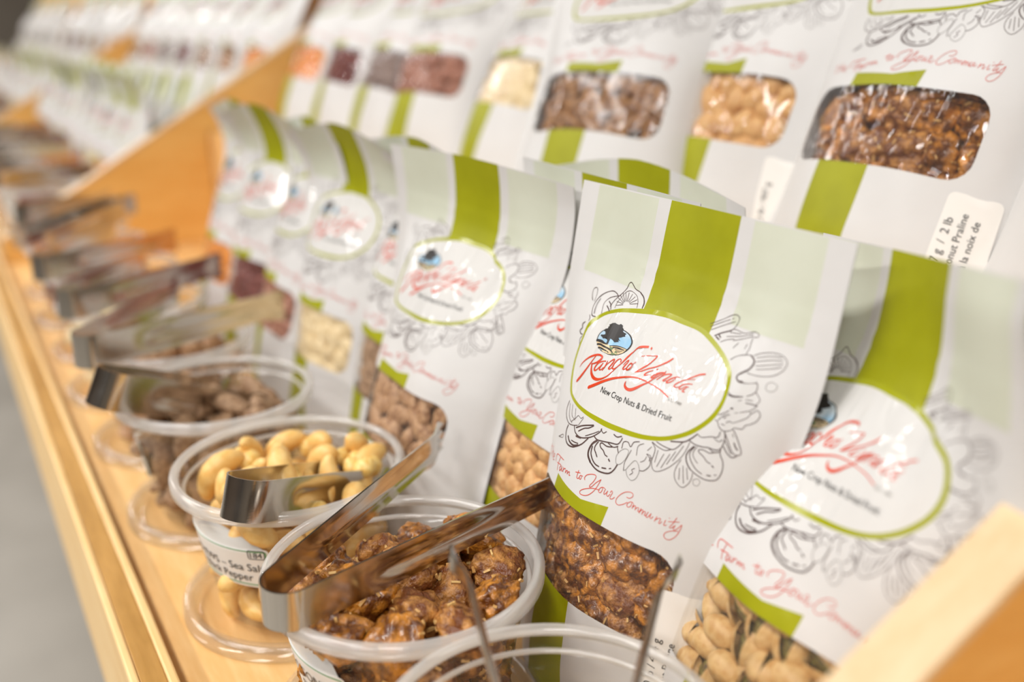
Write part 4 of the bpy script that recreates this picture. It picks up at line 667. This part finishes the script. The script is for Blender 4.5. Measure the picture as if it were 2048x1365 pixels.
for i, (x, y, lb, k, r, n, nl, lines) in enumerate(TB):
    ex = None
    if i == 2:
        rg = random.Random(5); pts = []
        for q in range(22):
            a, rr = rg.uniform(0, 6.28), .044 * math.sqrt(rg.random()); pts.append((rr * math.cos(a), rr * math.sin(a), .0655 + .004 * rg.random()))
        ex = ('mac', .0058, pts, 'small round golden nut on top of the cashew tub', 'round nuts on the cashews')
    make_tub(x, y, lb, 'clear round lid lying under the %s tub from the camera' % ORD[i], k, r, n, nl, 'contents of the %s tub' % ORD[i], lines, '184' if i == 2 else None, seed=80 + i, extra=ex, a1=[-150, -143, -122, -170, -165, -165, -165, -165, -165][i], a0=[-235, -228, -205, -255, -250, -250, -250, -250, -250][i])
# ------------------------------------------------------------------ tongs
make_tongs((-.012, -.266, .066), (.0, -.185, .118), (.059, -.222, .114), .012, 'steel tongs standing upright in the nearest tub, seen edge on')
make_tongs((-.053, -.134, .0875), (.066, -.040, .089), (.102, -.106, .0865), .0165, 'steel tongs lying open across the praline tub, serrated tips to the right')
make_tongs((-.043, -.054, .0935), (.034, .012, .057), (.050, -.006, .055), .0190, 'steel tongs dipped into the cashew tub')
make_tongs((-.074, .098, .1020), (.010, .160, .058), (.022, .136, .054), .0215, 'shiny steel tongs resting on the tub of dusted brown nuts', upv=(.35, -.2, 1))
make_tongs((-.072, .182, .096), (.012, .300, .094), (.077, .236, .092), .0215, 'long steel tongs across the fifth tub')
make_tongs((-.066, .300, .096), (.025, .430, .093), (.060, .372, .092), .0215, 'blurred steel tongs across the sixth tub')
make_tongs((-.070, .430, .096), (.015, .545, .093), (.055, .500, .092), .0215, 'blurred steel tongs across the seventh tub')
make_tongs((.036, .640, .103), (-.066, .610, .088), (-.052, .566, .086), .0215, 'blurred steel tongs with a dark inside, turned the other way round', R=.011)
make_tongs((-.062, .690, .096), (.045, .760, .093), (.060, .722, .092), .0215, 'blurred steel tongs over the last tub before the divider')
# ------------------------------------------------------------------ bays beyond the divider
for b, (ya, yb) in enumerate(((1.0, 2.02), (2.14, 3.2), (3.34, 4.6))):
    ks = ['berry', 'orange', 'cream', 'mauve', 'almond', 'berry', 'rosy', 'cocoa', 'orange', 'almond']
    nm = ['far', 'second far', 'farthest'][b]
    for i in range(9 if b == 0 else 6):
        y = ya - .015 + (yb - ya) * (i + .1) / (9 if b == 0 else 6)
        make_pouch('out of focus pouch in the %s bay, number %s in its front row' % (nm, ['one', 'two', 'three', 'four', 'five', 'six', 'seven', 'eight', 'nine'][i]), (.092, y, 0, rng.uniform(-.15, .15), .2), T=.055, seed=100 + 20 * b + i, lod='lo', art=False, curl=-1., sag=.3,
                   fillkind=ks[i % 10] if b < 2 else None, nut=.013, layers=1, nlabel='snack piece in a front row pouch of the %s bay' % nm, ngroup='pieces in front pouches of the %s bay' % nm)
    for i in range((8, 6, 0)[b]):
        y = ya - .035 + (yb - ya) * i / (8, 6)[b]
        make_pouch('out of focus pouch in the %s bay, number %s in its middle row' % (nm, ['one', 'two', 'three', 'four', 'five', 'six', 'seven', 'eight'][i]), (.150, y + .03, 0, rng.uniform(-.1, .1), .20), T=.048, seed=180 + 20 * b + i, lod='lo', art=False, curl=.4, sag=.2,
                   fillkind=ks[(i * 3 + 2) % 10], nut=.014, layers=1, nlabel='snack piece in a middle row pouch of the %s bay' % nm, ngroup='pieces in middle pouches of the %s bay' % nm)
    for i in range(7 if b == 0 else 5):
        y = ya + (yb - ya) * (i + .15) / (7 if b == 0 else 5)
        make_pouch('out of focus large pouch in the %s bay, number %s in its back row' % (nm, ['one', 'two', 'three', 'four', 'five', 'six', 'seven'][i]), (.290, y, ZS, 0, .42), sc=1.12, T=.058, seed=140 + 20 * b + i, lod='lo', art=False,
                   fillkind=ks[(i * 3 + 1) % 10] if b < 2 else None, nut=.016, layers=1, nlabel='snack piece in a back row pouch of the %s bay' % nm, ngroup='pieces in back pouches of the %s bay' % nm)
    for i in range(8 if b == 0 else 5):
        y = ya + .02 + .123 * i; k = ks[(i * 7) % 10]
        make_tub(-.004, y, 'out of focus tub in the %s bay, number %s from its divider' % (nm, ['one', 'two', 'three', 'four', 'five', 'six', 'seven', 'eight'][i]), 'out of focus lid under tub %s of the %s bay' % (['one', 'two', 'three', 'four', 'five', 'six', 'seven', 'eight'][i], nm), k, .012, (22, 12, 0)[b], 'snack piece in a tub of the %s bay' % nm, 'contents of the tubs of the %s bay' % nm, seed=200 + i + 20 * b)
        if i < 6: make_tongs((-.066, y - .05, .097), (.02, y + .06, .094), (.062, y + .005, .092), .0215, 'out of focus tongs on tub %s of the %s bay' % (['one', 'two', 'three', 'four', 'five', 'six'][i], nm))
